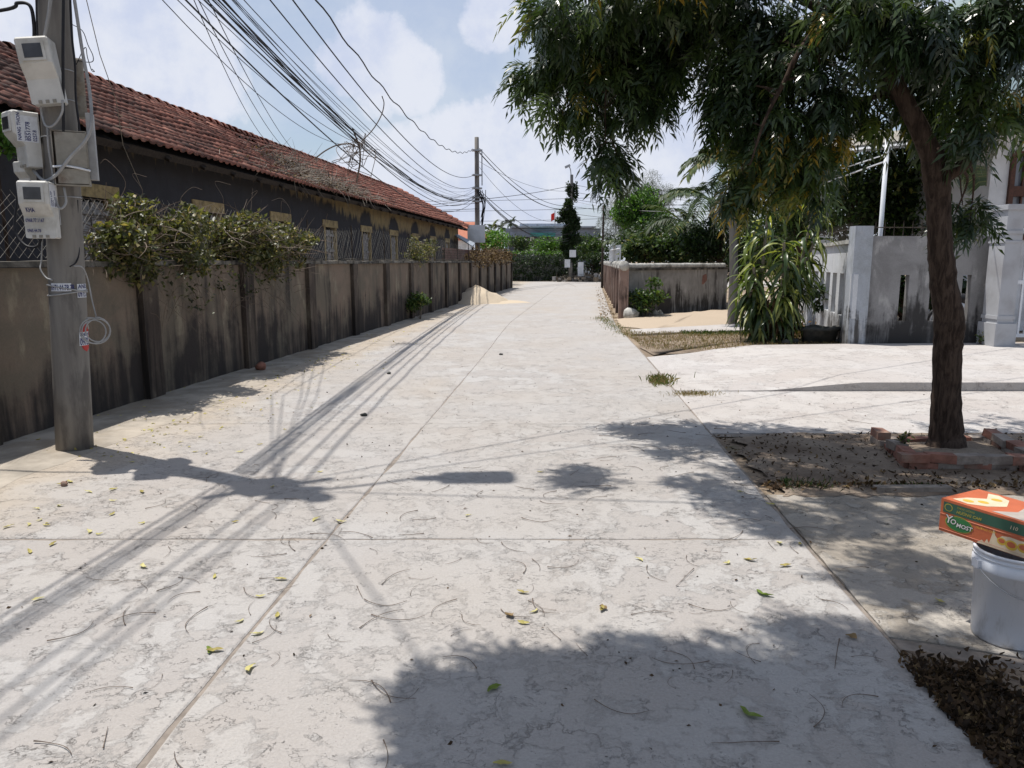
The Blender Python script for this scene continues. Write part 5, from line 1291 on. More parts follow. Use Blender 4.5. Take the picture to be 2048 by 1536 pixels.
# side wing running back
wA, wB = np.array((x0_ - .12, WY + .16, 0)), np.array((G(1596, 636, .05)[0], G(1596, 636, .05)[1], 0)); wd = wB - wA; wl_ = np.linalg.norm(wd); wd /= wl_; wnn = np.array((wd[1], -wd[0], 0))
if wnn[0] < 0: wnn = -wnn
def wat(px):     # distance along the wing met by an image column
    u_ = (px - 1024) / F; c, s__ = math.cos(PITCH), math.sin(PITCH)
    # X = u*(Y c - (z-EYE)s), take z=1
    k_ = (.55) * s__; return (u_ * (wA[1] * c + k_) - wA[0]) / (wd[0] - u_ * wd[1] * c)
sl = sorted([(wat(x_ + 4), wat(x_ - 4)) for x_ in (1696, 1682, 1668, 1655, 1643, 1631, 1620, 1610, 1601)])
m = MB(); prev = 0.0; z0w, z1w, ztw = .55, 1.33, 1.86
for a_, b__ in sl: lbx(m, prev, a_, 0, .12, z0w, z1w, wA, wd, wnn); prev = b__
lbx(m, prev, wl_, 0, .12, z0w, z1w, wA, wd, wnn); lbx(m, 0, wl_, 0, .12, -.05, z0w, wA, wd, wnn); lbx(m, 0, wl_, 0, .12, z1w, ztw, wA, wd, wnn)
m.build('side_wing', M['wall_white'], gw)
lbx(MB(), -.02, wl_, -.05, .17, ztw + .002, ztw + .07, wA, wd, wnn).build('wing_coping', M['stone'], gw)
rl = thing('spiked_railing', 'thin rusty spiked railing along the top of the right garden wall', 'railing', (7, 15, 1.9))
for a_, b__ in ((wA + np.array((.05, .1, 1.93)), wB + np.array((.05, 0, 1.93))),):
    n_ = int(np.linalg.norm(b__ - a_) / .14)
    for k in range(n_): p = a_ + (b__ - a_) * k / n_; MB().tube([p, p + np.array((0, 0, .26)), p + np.array((0, 0, .32))], [.008, .008, .001], 5).build('spike', M['wood_dark'], rl)
    m = MB(); m.tube([a_ + np.array((0, 0, .2)), b__ + np.array((0, 0, .2))], .010, 5); m.build('rail', M['wood_dark'], rl)
for k in range(30):
    x_ = x0_ + .25 + k * .165; p = np.array((x_, yw(x_) + .06, ztop)); 
    if x_ < x1_ + .1: MB().tube([p, p + np.array((0, 0, .2)), p + np.array((0, 0, .27))], [.008, .008, .001], 5).build('spike', M['wood_dark'], rl)
m = MB(); m.tube([(x0_ + .2, WY + .07, ztop + .15), (x1_, yw(x1_) + .06, ztop + .15)], .009, 5); m.build('rail', M['wood_dark'], rl)
# gate pier and gate
gp = thing('gate_pier', 'pale painted gate pier with stepped plinth at the right frame edge', 'gate pier', V(2010, 690, 12.9) * np.array((1, 1, 0)))
gx0, gx1 = V(1992, 640, 12.85)[0], V(2030, 640, 12.85)[0]
gz = V(2014, 408, 12.85)[2]
t = NT('pier_paint'); t.bump(t.noise(40, 4), .2, .004); M['pier'] = t.done(t.mix(t.step(t.noise(2.5, 6, .6), .4, .7), (.42, .43, .455), (.34, .34, .355)), .8, 0, .25)
m = MB(); m.box(((gx0 + gx1) / 2, 13.06, gz / 2), (gx1 - gx0 - .04, .42, gz)); m.build('shaft', M['pier'], gp)
for zc, hh, ex in ((.25, .5, .08), (.60, .06, .03), (gz - .46, .05, .04), (gz - .05, .08, .06), (gz - .62, .03, .03)):
    m = MB(); m.box(((gx0 + gx1) / 2, 13.06, zc), (gx1 - gx0 - .04 + ex, .42 + ex, hh)); m.build('moulding', M['pier'], gp)
gt = thing('metal_gate', 'white painted upright bar gate beside the pale pier at the right edge', 'gate', (gx1 + .8, 13.0, .1))
for k in range(14): MB().box((gx1 + .06 + k * .12, 13.02, .25 + .9), (.035, .03, 1.8)).build('bar', M['steel_white'], gt)
for z_ in (.28, 1.2, 2.08): MB().box((gx1 + .85, 13.02, z_), (1.7, .045, .06)).build('rail', M['steel_white'], gt)
MB().box((gx1 + .02, 13.02, 1.2), (.03, .05, 1.86)).build('stile', M['wood_dark'], gt)
# motorbike glimpsed through the slots
mk = V(1938, 620, 14.9); mk[2] = .08; bk = thing('motorbike', 'parked motorbike half seen through the middle slot of the right wall', 'motorbike', mk)
for dx in (-.55, .6):
    m = MB(); m.tube([mk + np.array((dx + .26 * math.cos(a), 0, .3 + .26 * math.sin(a))) for a in np.linspace(0, 6.283, 25)], .035, 8, cap=False); m.build('tyre', M['cable'], bk, True)
    m = MB(); m.tube([mk + np.array((dx + .21 * math.cos(a), 0, .3 + .21 * math.sin(a))) for a in np.linspace(0, 6.283, 25)], .012, 6, cap=False)
    for a in np.linspace(0, 3.14, 6)[:-1]: m.tube([mk + np.array((dx + .2 * math.cos(a), 0, .3 + .2 * math.sin(a))), mk + np.array((dx - .2 * math.cos(a), 0, .3 - .2 * math.sin(a)))], .005, 4)
    m.build('rim', M['steel_white'], bk)
m = MB(); m.tube(curve([mk + np.array(q_) for q_ in ((-.62, 0, .62), (-.2, 0, .6), (.1, 0, .42), (.35, 0, .55), (.5, 0, .95))], 6), [.09] * 8 + [.12] * 9 + [.07] * 8, 8); m.build('body', M['steel_white'], bk, True)
m = MB(); m.tube(curve([mk + np.array(q_) for q_ in ((-.65, 0, .78), (-.3, 0, .76), (.1, 0, .72))], 6), .10, 8); m.build('seat', M['cable'], bk, True)
m = MB(); m.tube([mk + np.array((.45, -.32, 1.02)), mk + np.array((.5, 0, .98)), mk + np.array((.45, .32, 1.02))], .018, 6); m.tube([mk + np.array((.5, 0, .98)), mk + np.array((.6, 0, .3))], .03, 6); m.build('handlebar', M['cable'], bk)

# ================================================================ HOUSE ON THE RIGHT, AWNING
hs = thing('white_house', 'white rendered house with brown wooden window behind the gate', 'house', (13, 17.4, 0))
HY = 17.0; hx = V(1980, 360, HY)[0]; hz1 = V(2000, 262, HY)[2]
wx0 = V(2012, 400, HY)[0]; wz0, wz1 = V(2012, 480, HY)[2], V(2012, 303, HY)[2]
m = MB(); m.box(((hx + wx0) / 2, HY + 1.5, hz1 / 2), (wx0 - hx, 3, hz1)); m.box(((wx0 + 17.5) / 2, HY + 1.5, (hz1 + wz1) / 2), (17.5 - wx0, 3, hz1 - wz1)); m.box(((wx0 + 17.5) / 2, HY + 1.5, wz0 / 2), (17.5 - wx0, 3, wz0)); m.box(((wx0 + 1.6 + 17.5) / 2, HY + 1.5, (wz0 + wz1) / 2), (17.5 - wx0 - 1.6, 3, wz1 - wz0)); m.build('wall', M['whitewall'], hs)
m = MB(); m.box((14.1, HY + 1.2, hz1 + .12), (7.2, 4.4, .22)); m.build('roof_slab', M['whitewall'], hs)
m = MB(); m.box((hx + 3.9, HY + 3.0, hz1 + 1.9), (7, 3, 3.3)); m.build('upper_storey', M['aqua'], hs)
wf = MB(); ww_ = 1.55
for c, d in (((wx0 + .05, HY - .02, (wz0 + wz1) / 2), (.10, .12, wz1 - wz0)), ((wx0 + ww_ - .05, HY - .02, (wz0 + wz1) / 2), (.10, .12, wz1 - wz0)), ((wx0 + ww_ / 2, HY - .02, wz1 - .05), (ww_ - .2, .12, .10)), ((wx0 + ww_ / 2, HY - .02, wz0 + .05), (ww_ - .2, .12, .10)), ((wx0 + ww_ / 2, HY - .02, (wz0 + wz1) / 2 + .1), (ww_ - .2, .10, .22))): wf.box(c, d)
wo_ = wf.build('window', M['wood_red'], hs)
m = MB(); m.box((wx0 + ww_ / 2, HY + .06, (wz0 + wz1) / 2), (ww_ - .2, .02, wz1 - wz0 - .2)); t = NT('window_glass'); m.build('pane', t.done((.16, .17, .20), .1, 0, .6), wo_)
m = MB()
for k in range(1, 6): m.box((wx0 + .1 + k * (ww_ - .2) / 6, HY - .0, (wz0 + wz1) / 2), (.035, .05, wz1 - wz0 - .2))
m.build('bars', M['wood_red'], wo_)
m = MB(); m.box((hx + .8, HY + .8, 1.2), (.01, .01, .01))
aw = thing('porch_awning', 'grey metal porch awning on a thin white post above the right garden wall', 'awning', (8.3, 15.5, 3.6))
p = [V(1580, 305, 17.5), V(1905, 268, 15.6), V(2010, 240, 17.0), V(1700, 225, 21)]
p = [V(1600, 303, 17.2), V(1980, 262, 15.3), V(2040, 250, 19.5), V(1640, 268, 22.5)]
MB().prism(p, [q_ - np.array((0, 0, .05)) for q_ in p]).build('sheet', M['plate'], aw)
m = MB(); m.tube([p[0] - np.array((0, 0, .1)), p[1] - np.array((0, 0, .1))], .05, 6); 
for k in range(1, 5): a_ = p[0] + (p[1] - p[0]) * k / 5 - np.array((0, 0, .09)); b__ = p[3] + (p[2] - p[3]) * k / 5 - np.array((0, 0, .09)); m.tube([a_, b__], .035, 5)
m.build('frame', M['steel_grey'], aw)
pt_ = V(1774, 262, 15.0); pt_[0] = V(1766, 400, 15.0)[0]; m = MB(); m.tube([(pt_[0], 15.0, -.05), (pt_[0], 15.0, V(1774, 284, 15.0)[2] + .12)], .042, 12); m.build('post', M['steel_white'], aw, True)
m = MB(); m.tube([(pt_[0], 15, V(1774, 322, 15.)[2]), V(1638, 370, 19)], .018, 5); m.tube([(pt_[0], 15, V(1774, 308, 15.)[2]), V(1640, 352, 19)], .014, 5); m.build('stay_wire', M['steel_white'], aw)
dfp = thing('dry_palm_frond', 'ribbed brownish palm frond arching down between the trunk and the white house', 'palm frond', V(1940, 380, 16))
m = MB()
for k in range(34):
    t_ = k / 33; a_ = V(1975 - 1 * t_, 335 + 34 * t_, 16); b__ = V(1975 - 82 + 20 * t_ + 14 * t_, 352 + 55 * t_, 15.6) if False else V(1898 + 40 * t_, 346 + 46 * t_ + 8 * math.sin(t_ * 3), 15.7)
    mid = (a_ + b__) / 2 + np.array((0, -.05, .10)); wv_ = np.array((0, 0, .016)); m.add([a_ - wv_, a_ + wv_, mid - wv_, mid + wv_, b__ - wv_ * .3, b__ + wv_ * .3], [(0, 1, 3, 2), (2, 3, 5, 4)], float(np.clip(rng.normal(.7, .2), 0, 1)))
m.build('leaflets', M['palm'], dfp, kind='stuff'); m = MB(); m.tube([V(1976, 333, 16), V(1972, 372, 16)], .02, 5); m.build('midrib', M['drytwig'], dfp)
for k in range(2): pass
weed('leafy_weed', 'small thin plant sprouting at the foot of the gate pier wall', (x1_ - .3, WY - .2, .1), .22, 40)

shrub('sapling', 'leafy green sapling between the left wall and the tiled house at the left frame edge', V(-12, 275, 8.3), (.30, .25, .26), 420, 'bright', (.06, .11), .45, 'sapling', True, None, 7)

# ================================================================ STREET TREE
def neem_rosette(seed):
    r = np.random.default_rng(seed); v, f, tt = [], [], []
    for k in range(7):
        yaw = k * 2.4 + r.normal(0, .3); el = r.uniform(-.2, .7); Ln = r.uniform(.21, .33); d = np.array((math.cos(yaw), math.sin(yaw), 0)); sd = np.array((-d[1], d[0], 0))
        P = lambda t_: d * Ln * (t_ * math.cos(el) * (1 - .35 * t_)) + np.array((0, 0, 1.0)) * Ln * (t_ * math.sin(el) - .95 * t_ * t_)
        pr = [P(t_) for t_ in (0, .33, .66, 1)]; n0 = len(v)
        for q_ in pr: v += [q_ - sd * .0016, q_ + sd * .0016]; tt += [0, 0]
        for i in range(3): a = n0 + 2 * i; f += [(a, a + 1, a + 3), (a, a + 3, a + 2)]
        for j in range(11):
            t_ = .26 + .74 * (j // 2) / 5; p = P(min(1, t_)); tg = P(min(1, t_) ) - P(min(1, t_) - .1); tg /= np.linalg.norm(tg); sg = 1 if j % 2 else -1
            l = r.uniform(.066, .098); o1 = sd * sg * .75 + tg * .65 + r.normal(0, .12, 3); o1 /= np.linalg.norm(o1); nn = np.cross(o1, tg); nn /= np.linalg.norm(nn) + 1e-6; ww = np.cross(nn, o1) * l * .16
            m1 = p + o1 * l * .5 + np.array((0, 0, -.08 * l)); e = p + o1 * l * .92 + tg * l * .22 + np.array((0, 0, -.32 * l)); n0 = len(v); x = r.normal(0, .05)
            v += [p, m1 - ww, m1 + ww, e]; tt += [x] * 4; f += [(n0, n0 + 1, n0 + 2), (n0 + 1, n0 + 3, n0 + 2)]
    return np.array(v), np.array(f), np.array(tt)
RO = [neem_rosette(s_) for s_ in range(5)]
def neem(label, limbs, clusters, name='neem_tree', trunk_label=None, density=1.0, yellow=None):
    """limbs: list of (points, radii); clusters: (centre, radius3, count)"""
    base = limbs[0][0][0]; o = thing(name, label, 'tree', (base[0], base[1], 0))
    tips = []; m = MB()
    for li, (pts, rad) in enumerate(limbs):
        c = curve(pts, 7); rr = np.interp(np.linspace(0, 1, len(c)), np.linspace(0, 1, len(rad)), rad)
        rr = [r_ * (1 + rng.normal(0, .018)) for r_ in rr]; c = [p + rng.normal(0, r_ * .025, 3) for p, r_ in zip(c, rr)]
        mm = MB(); mm.tube(c, rr, 14 if li == 0 else 9); mm.build('trunk' if li == 0 else 'limb', M['bark'], o, True)
        if li: tips += [(p, r_) for p, r_ in zip(c, rr)]
    tp = np.array([t_[0] for t_ in tips]); tw = MB(); T = [[] for _ in RO]; ti = [[] for _ in RO]
    for c, r, n_ in clusters:
        c = np.array(c, float); i = int(np.argmin(np.linalg.norm(tp - c, axis=1) + np.where(tp[:, 2] > c[2] + .6, .3, 0))); a = tp[i]
        mid = (a + c) / 2 + np.array((rng.normal(0, .05), rng.normal(0, .05), .10)); L0 = np.linalg.norm(c - a)
        tw.tube(curve([a, mid, c], 4), list(np.linspace(min(tips[i][1] * .6, .008 + L0 * .010), .004, 9)), 5)
        n_ = int(n_ * density); pts = blob(c, r, n_, .15); tone = rng.normal(.36, .12)
        for p in pts[:: 5]: tw.tube([c + (p - c) * .15, c + (p - c) * .6 + np.array((0, 0, .03)), p + np.array((0, 0, .01))], [.0045, .0035, .002], 3, cap=False)
        for p in pts:
            k = int(rng.integers(len(RO))); T[k].append(p); x = tone + rng.normal(0, .14)
            if rng.random() < (yellow(p) if yellow else .02): x = rng.uniform(.82, 1)
            ti[k].append(x)
    tw.build('twigs', M['bark'], o, kind='stuff')
    for k in range(len(RO)):
        n_ = len(T[k])
        if n_: scatter('foliage', RO[k], np.array(T[k]), rotmats(n_, rng.uniform(0, 6.283, n_), rng.normal(0, .35, n_), rng.normal(0, .35, n_)), rng.uniform(.7, 1.08, n_), np.clip(ti[k], .02, 1), M['neem'], o)
    return o
TY = 6.0
q = lambda x, y, Y=TY: V(x, y, Y)
tb = G(1890, 908); tb[2] = 0; TY = tb[1]
q = lambda x, y, dy=0.0: V(x, y, TY + dy)
trunk = ([np.array((tb[0], tb[1], -.05)), q(1893, 870), q(1893, 780), q(1895, 700), q(1898, 640), q(1888, 570), q(1880, 490), q(1877, 410), q(1872, 350), q(1862, 300)],
         [.185, .125, .104, .104, .112, .098, .088, .085, .098, .078])
limbs = [trunk,
  ([q(1866, 320), q(1840, 260), q(1808, 200, .05), q(1772, 130, .1), q(1715, 75, .2), q(1650, 25, .3), q(1560, -25, .5), q(1440, -30, .8), q(1330, 10, 1.1), q(1210, 35, 1.3), q(1110, 60, 1.45)], [.080, .072, .064, .060, .052, .046, .036, .030, .022, .014, .006]),
  ([q(1874, 355), q(1905, 345, -.02), q(1938, 318, -.03), q(1952, 280, -.05), q(1953, 210, -.05), q(1946, 130, -.1), q(1953, 60, -.1), q(1965, -30, -.1), q(1975, -160, -.1)], [.060, .050, .046, .040, .036, .034, .030, .026, .01]),
  ([q(1772, 130, .1), q(1760, 60, -.1), q(1730, -30, -.3), q(1700, -160, -.4)], [.04, .035, .025, .012]),
  ([q(1700, 65, .2), q(1640, 60, .1), q(1600, 100, .0), q(1570, 160, -.05), q(1530, 240, -.1), q(1500, 330, -.1)], [.032, .028, .022, .017, .012, .006]),
  ([q(1808, 200, .05), q(1760, 190, .3), q(1690, 230, .5), q(1610, 310, .6), q(1560, 400, .6)], [.03, .024, .018, .012, .006]),
  ([q(1330, 10, 1.1), q(1280, 90, 1.0), q(1240, 140, 1.0), q(1213, 175, 1.0), q(1211, 285, 1.0)], [.02, .014, .010, .007, .005]),
  ([q(1560, -25, .5), q(1420, -90, .2), q(1250, -130, 0), q(1080, -150, -.2)], [.03, .022, .014, .006]),
]
cl = []
def C_(x, y, dy, rx, ry, n_, rd=None):
    x = x + (38 * min(1, (1280 - x) / 180) if (x < 1280 and y < 270) else 0)
    if 1780 < x < 1915 and 110 < y < 310: dy += .55; n_ = int(n_ * .75)
    c = q(x, y, dy); s_ = c[1] / F; cl.append((c, (rx * s_, (rd or max(rx, ry) * .9) * s_, ry * s_), n_))
for a in ((1075, 60, 1.4, 55, 55, 20), (1060, 20, 1.4, 40, 40, 10), (1140, 40, 1.3, 60, 60, 26), (1085, 100, 1.4, 38, 30, 10), (1190, 90, 1.2, 60, 60, 26), (1120, 190, 1.2, 48, 45, 22), (1085, 225, 1.2, 30, 30, 10),
          (1170, 170, 1.2, 50, 60, 24), (1150, 245, 1.2, 40, 28, 9), (1240, 130, 1.1, 60, 60, 30), (1260, 210, 1.0, 55, 45, 24), (1300, 60, 1.0, 65, 60, 32), (1310, 150, 1.0, 60, 55, 30), (1300, 205, .9, 42, 35, 14), (1365, 60, .9, 50, 55, 26),
          (1345, 120, .9, 40, 40, 16), (1214, 300, 1.0, 20, 26, 10), (1236, 315, 1.0, 18, 26, 9), (1212, 335, 1.0, 16, 24, 6), (1240, 20, 1.1, 70, 45, 28), (1180, 5, 1.0, 60, 40, 20), (1410, 20, .8, 50, 35, 16), (1392, 95, .8, 20, 30, 6), (1212, 365, 1.0, 12, 18, 4),
          # right mass
          (1460, 50, .6, 50, 60, 30), (1450, 140, .5, 30, 50, 16), (1500, 120, .4, 55, 65, 36), (1445, 210, .5, 34, 42, 14), (1500, 210, .3, 55, 60, 36), (1470, 275, .4, 38, 35, 16), (1540, 50, .4, 60, 60, 34), (1570, 150, .2, 55, 60, 32),
          (1560, 250, .2, 60, 60, 36), (1520, 320, .3, 50, 45, 26), (1600, 320, .2, 50, 50, 26), (1490, 375, .3, 45, 40, 18), (1560, 360, .3, 50, 40, 18), (1620, 365, .3, 36, 30, 8), (1465, 405, .4, 30, 32, 8), (1600, 60, .2, 50, 50, 24),
          (1640, 130, .0, 45, 45, 14), (1640, 220, .1, 45, 50, 20), (1650, 290, .2, 36, 36, 12), (1680, 170, .2, 40, 40, 10), (1700, 235, .3, 40, 30, 9), (1660, 20, .1, 60, 45, 24), (1730, 20, -.2, 60, 50, 28), (1735, 170, .3, 35, 30, 6), (1760, 230, .2, 28, 24, 4),
          (1790, 60, -.2, 55, 55, 26), (1800, 130, -.2, 45, 50, 18), (1850, 60, -.3, 60, 60, 30), (1840, 160, -.2, 50, 50, 24), (1850, 230, -.1, 40, 45, 16), (1895, 150, -.3, 50, 55, 26), (1900, 230, -.2, 40, 40, 15), (1895, 295, -.1, 35, 30, 10), (1920, 60, -.3, 55, 60, 28),
          (1945, 260, -.2, 35, 30, 9), (1960, 180, -.2, 45, 45, 18), (1990, 100, -.2, 40, 60, 16), (2000, 20, -.3, 60, 40, 26), (2040, 60, -.3, 40, 40, 12), (1990, 225, -.1, 30, 35, 9), (2035, 200, -.1, 35, 30, 8), (2060, 150, -.1, 30, 30, 6), (2080, 240, 0, 40, 30, 6),
          (1925, 410, .6, 35, 30, 10), (1905, 440, .6, 26, 22, 5), (1940, 440, .6, 24, 24, 5), (1800, 290, .2, 18, 16, 2)):
    C_(*a)
# foliage above the picture's upper edge: it is what throws the dapple on the road
def shade(px, py, z_, r_, n_, lst):
    if lst is cl: n_ = int(n_ * 1.7); r_ *= 1.08
    lst.append((shadow_src(px, py, z_), (r_, r_, r_ * .45), n_))
for a in ((1275, 858, 3.3, .20, 16), (1350, 872, 3.4, .28, 20), (1420, 862, 3.5, .40, 24), (1380, 895, 3.5, .28, 14), (1540, 868, 3.6, .36, 22), (1640, 880, 3.7, .38, 26), (1560, 915, 3.7, .38, 26), (1700, 915, 3.8, .40, 28), (1640, 955, 3.8, .36, 24), (1760, 960, 3.9, .36, 24), (1540, 960, 3.8, .22, 9),
          (1165, 948, 4.3, .20, 14), (1190, 962, 4.3, .16, 9), (1400, 968, 3.9, .20, 11), (1450, 985, 3.9, .16, 7), (1550, 1030, 4.1, .24, 14), (1500, 1018, 4.1, .2, 8), (1600, 1045, 4.1, .18, 8), (1700, 1018, 4.2, .26, 14), (1800, 1012, 4.2, .28, 16), (1800, 1050, 4.2, .2, 8), (1890, 990, 4.2, .30, 15),
          (1450, 905, 3.6, .24, 10), (1480, 940, 3.7, .2, 8), (1340, 905, 3.6, .2, 8), (1565, 1062, 4.1, .2, 8), (1660, 1068, 4.2, .18, 7), (1430, 1000, 4.0, .14, 5), (1720, 1050, 4.2, .2, 8), (1840, 1130, 4.4, .16, 7), (1900, 1150, 4.4, .22, 14), (1760, 1175, 4.5, .18, 9), (1840, 1195, 4.5, .18, 9), (1910, 1200, 4.5, .2, 10), (1950, 870, 3.7, .3, 12), (2030, 850, 3.7, .35, 14), (2040, 900, 3.8, .35, 14), (1985, 945, 3.9, .25, 9)):
    shade(*a, cl)
for _ in range(26):
    c = np.array((3.7 + rng.normal(0, .8), TY + rng.normal(.3, .8), rng.uniform(4.0, 5.6))); cl.append((c, (.4, .4, .28), 22))
yel = lambda p: .22 if (p[2] < 2.55 and 1.2 < p[0] < 2.9) else .025
neem('dark barked street tree with drooping feathery leaves in the brick ring', limbs, cl, yellow=yel, density=.50)
# the tree beside the viewer whose shade falls over the foreground
cl2 = []
fg = [(800, 1372, .10), (840, 1345, .12), (900, 1335, .14), (960, 1350, .15), (1030, 1330, .14), (1110, 1320, .15), (1190, 1315, .16), (1260, 1290, .16), (1330, 1285, .16), (1400, 1290, .16), (1460, 1310, .15), (1520, 1330, .12), (1610, 1320, .10), (1640, 1235, .10), (1720, 1250, .11), (1700, 1290, .06), (1780, 1300, .12), (1840, 1290, .12)]
for x_, y_, r_ in fg: shade(x_ + max(0, (1200 - x_) * .25), y_ + 40, 4.3 + rng.normal(0, .2), r_ * 1.25, 9, cl2)
for x_ in range(925, 2060, 62):
    for y_ in range(1420, 1700, 46):
        if abs(x_ - 1480) < 60 and abs(y_ - 1500) < 40: continue
        if abs(x_ - 1850) < 70 and abs(y_ - 1450) < 26: continue
        if abs(x_ - 1620) < 60 and y_ < 1420: continue
        if rng.random() < .26 or (abs(x_ - 1660) < 90 and abs(y_ - 1445) < 26): continue
        shade(x_ + rng.normal(0, 12), y_ + rng.normal(0, 10), 4.3 + rng.normal(0, .4), .20, 9, cl2)
for x_, y_ in ((1900, 1340), (1960, 1370), (2010, 1400), (1930, 1420), (2040, 1330), (1870, 1330)): shade(x_, y_, 4.3, .18, 9, cl2)
for _ in range(30): cl2.append((np.array((rng.uniform(.2, 4.5), rng.uniform(-3, 1.5), rng.uniform(4, 6))), (.5, .5, .3), 24))
b2_ = np.array((3.3, -.9, 0)); h2 = np.array
limbs2 = [([b2_ - h2((0, 0, .1)), b2_ + h2((.03, 0, 1)), b2_ + h2((-.05, .05, 2)), b2_ + h2((-.12, .1, 2.8))], [.16, .12, .11, .10]),
  ([b2_ + h2((-.12, .1, 2.7)), b2_ + h2((-1.0, .9, 3.7)), b2_ + h2((-2.2, 2.0, 4.2)), b2_ + h2((-3.4, 3.0, 4.4)), b2_ + h2((-4.4, 4.0, 4.4))], [.08, .06, .04, .025, .01]),
  ([b2_ + h2((-.12, .1, 2.8)), b2_ + h2((-.5, 1.4, 3.9)), b2_ + h2((-1.2, 2.6, 4.4)), b2_ + h2((-1.8, 3.8, 4.5))], [.06, .045, .03, .01]),
  ([b2_ + h2((-.1, .1, 2.6)), b2_ + h2((.6, .3, 4)), b2_ + h2((.9, .2, 5.4))], [.07, .05, .02]),
  ([b2_ + h2((-1.0, .9, 3.7)), b2_ + h2((-2.2, .8, 4.4)), b2_ + h2((-3.6, 1.2, 4.7))], [.04, .03, .01])]
neem('leafy tree beside the viewer shading the foreground of the road', limbs2, cl2, density=.80)

# ================================================================ BRICK TREE RING
pr = thing('brick_planter', 'ragged ring of loose bricks laid round the foot of the street tree', 'tree ring', (3.45, 5.9, 0))
def bmesh_(seed):
    r = np.random.default_rng(seed); m = MB(); m.box((0, 0, 0), (.205, .098, .062)); v = np.array(m.v) * 1.0; v += r.normal(0, .004, v.shape)
    return v, m.f
bmm = [mesh_from('brick', *bmesh_(k), M['brick'] if k % 3 else M['brickgrey']) for k in range(6)]
c4 = [G(1822, 940), G(1768, 893), G(1990, 880), G(2040, 948)]
c4[0] = np.array((3.02, 5.50, 0)); c4[1] = np.array((3.16, 6.26, 0)); c4[2] = np.array((4.12, 6.34, 0)); c4[3] = np.array((3.95, 5.42, 0))
for e in range(4):
    a, b = c4[e], c4[(e + 1) % 4]; d = b - a; n_ = int(np.linalg.norm(d) / .215); ang = math.atan2(d[1], d[0])
    for layer in range(2):
        for k in range(n_ + 1):
            if layer and (e == 1 or rng.random() < (.25 if e in (2,) else .12)): continue
            p = a + d * ((k + .35 + .3 * layer) / (n_ + .6)) + np.array((rng.normal(0, .008), rng.normal(0, .010), .030 + layer * .064))
            if layer and rng.random() < .3: p[2] -= .004
            put('brick', bmm[int(rng.integers(6))], p, pr, (rng.normal(0, .04), rng.normal(0, .04), ang + rng.normal(0, .06)))
put('brick', bmm[1], (3.9, 5.36, .03), pr, (0, .1, .3)); put('brick', bmm[3], (4.0, 5.5, .16), pr, (.05, .0, .2))
patchsheet('planter_soil', [(3.06, 5.54), (3.9, 5.47), (4.06, 6.28), (3.2, 6.22)], .03, M['soil'], 5, .01, .06)
weed('leafy_weed', 'tiny seedling growing on the bricks left of the street tree trunk', G(1805, 888, .12), .10, 26, 'bushy', (.03, .06))

# ================================================================ BUCKET AND CARTON
bc = np.array((2.07, 2.93, 0.0)); bu = thing('paint_bucket', 'big white plastic paint bucket at the right edge holding up a carton', 'bucket', bc)
def lathe(prof, c, n=48):
    v, f = [], []
    for r_, z_ in prof:
        for k in range(n): a = 2 * math.pi * k / n; v.append((c[0] + r_ * math.cos(a), c[1] + r_ * math.sin(a), c[2] + z_))
    for j in range(len(prof) - 1):
        for k in range(n): q_ = (k + 1) % n; f.append((j*n+k, j*n+q_, (j+1)*n+q_, (j+1)*n+k))
    return v, f
t = NT('bucket_plastic'); cc_ = t.mix(t.step(t.noise(5, 5), .5, .75, 0, .35), (.66, .68, .73), (.50, .49, .48))
cc_ = t.mix(t.step(t.vor(45), .03, .06, .65, 0), cc_, (.2, .18, .17)); cc_ = t.mix(t.step(t.noise(3, 7, .7, t.map(t.pos, (4, 4, 1))), .54, .68, 0, .45), cc_, (.34, .32, .30)); cc_ = t.mix(t.math('MULTIPLY', t.step(t.sepz(), .05, 0, 0, 1), t.step(t.noise(9, 4), .35, .6)), cc_, (.25, .22, .19)); t.bump(t.noise(6, 3), .12, .01)
M['bucket'] = t.done(cc_, .38, 0, .45)
v, f = lathe([(0, 0.004), (.120, .004), (.127, .002), (.130, .010), (.142, .30), (.150, .302), (.152, .312), (.151, .345), (.1445, .347), (.1445, .353), (.1495, .355), (.1495, .360), (.1450, .362), (.1450, .372), (.151, .374), (.152, .382), (.147, .386), (.140, .384), (.139, .36), (.135, .30), (.125, .012), (0, .012)], bc)
obj('body', v, f, M['bucket'], bu, True)
m = MB(); lug = bc + np.array((-.155, .0, .325)); m.box(lug, (.018, .04, .034)); m.build('handle_lug', M['bucket'], bu)
m = MB(); m.tube([bc + np.array((-.158 * math.cos(a) , -.158 * math.sin(a), .325 - .10 * math.sin(a))) for a in np.linspace(0, math.pi, 20)], .0022, 5); m.build('wire_handle', M['steel_grey'], bu)
# carton
t = NT('carton_print')
M['c_orange'] = plain('carton_orange', (.50, .125, .05), .45, .08, 12, dirt=(.5, .13, .06), spec=.4)
M['c_green'] = plain('carton_green', (.035, .10, .065), .45, .08, 12, spec=.4); M['c_logo'] = plain('logo_green', (.03, .17, .05), .45, .08, 12, spec=.4)
M['c_white'] = plain('carton_white', (.72, .70, .66), .5, .04, 12); M['c_yellow'] = plain('carton_yellow', (.62, .40, .06), .5, .1, 12); M['c_gold'] = plain('carton_gold', (.36, .30, .05), .5, .1, 12)
M['c_cream'] = plain('carton_cream', (.66, .54, .38), .5, .1, 20); M['c_grey'] = plain('carton_grey', (.42, .37, .33), .5, .15, 9)
o3 = np.array((1.866, 3.135, .392)); ex = np.array((.47, -.883, 0)); ey = np.array((.883, .47, 0)); ez = np.array((0, 0, 1.0))
ex = ex + ez * -.015; BL, BW, BH = .42, .27, .145
ct = thing('milk_carton_box', 'orange and green drink carton box lying across the top of the bucket', 'box', o3)
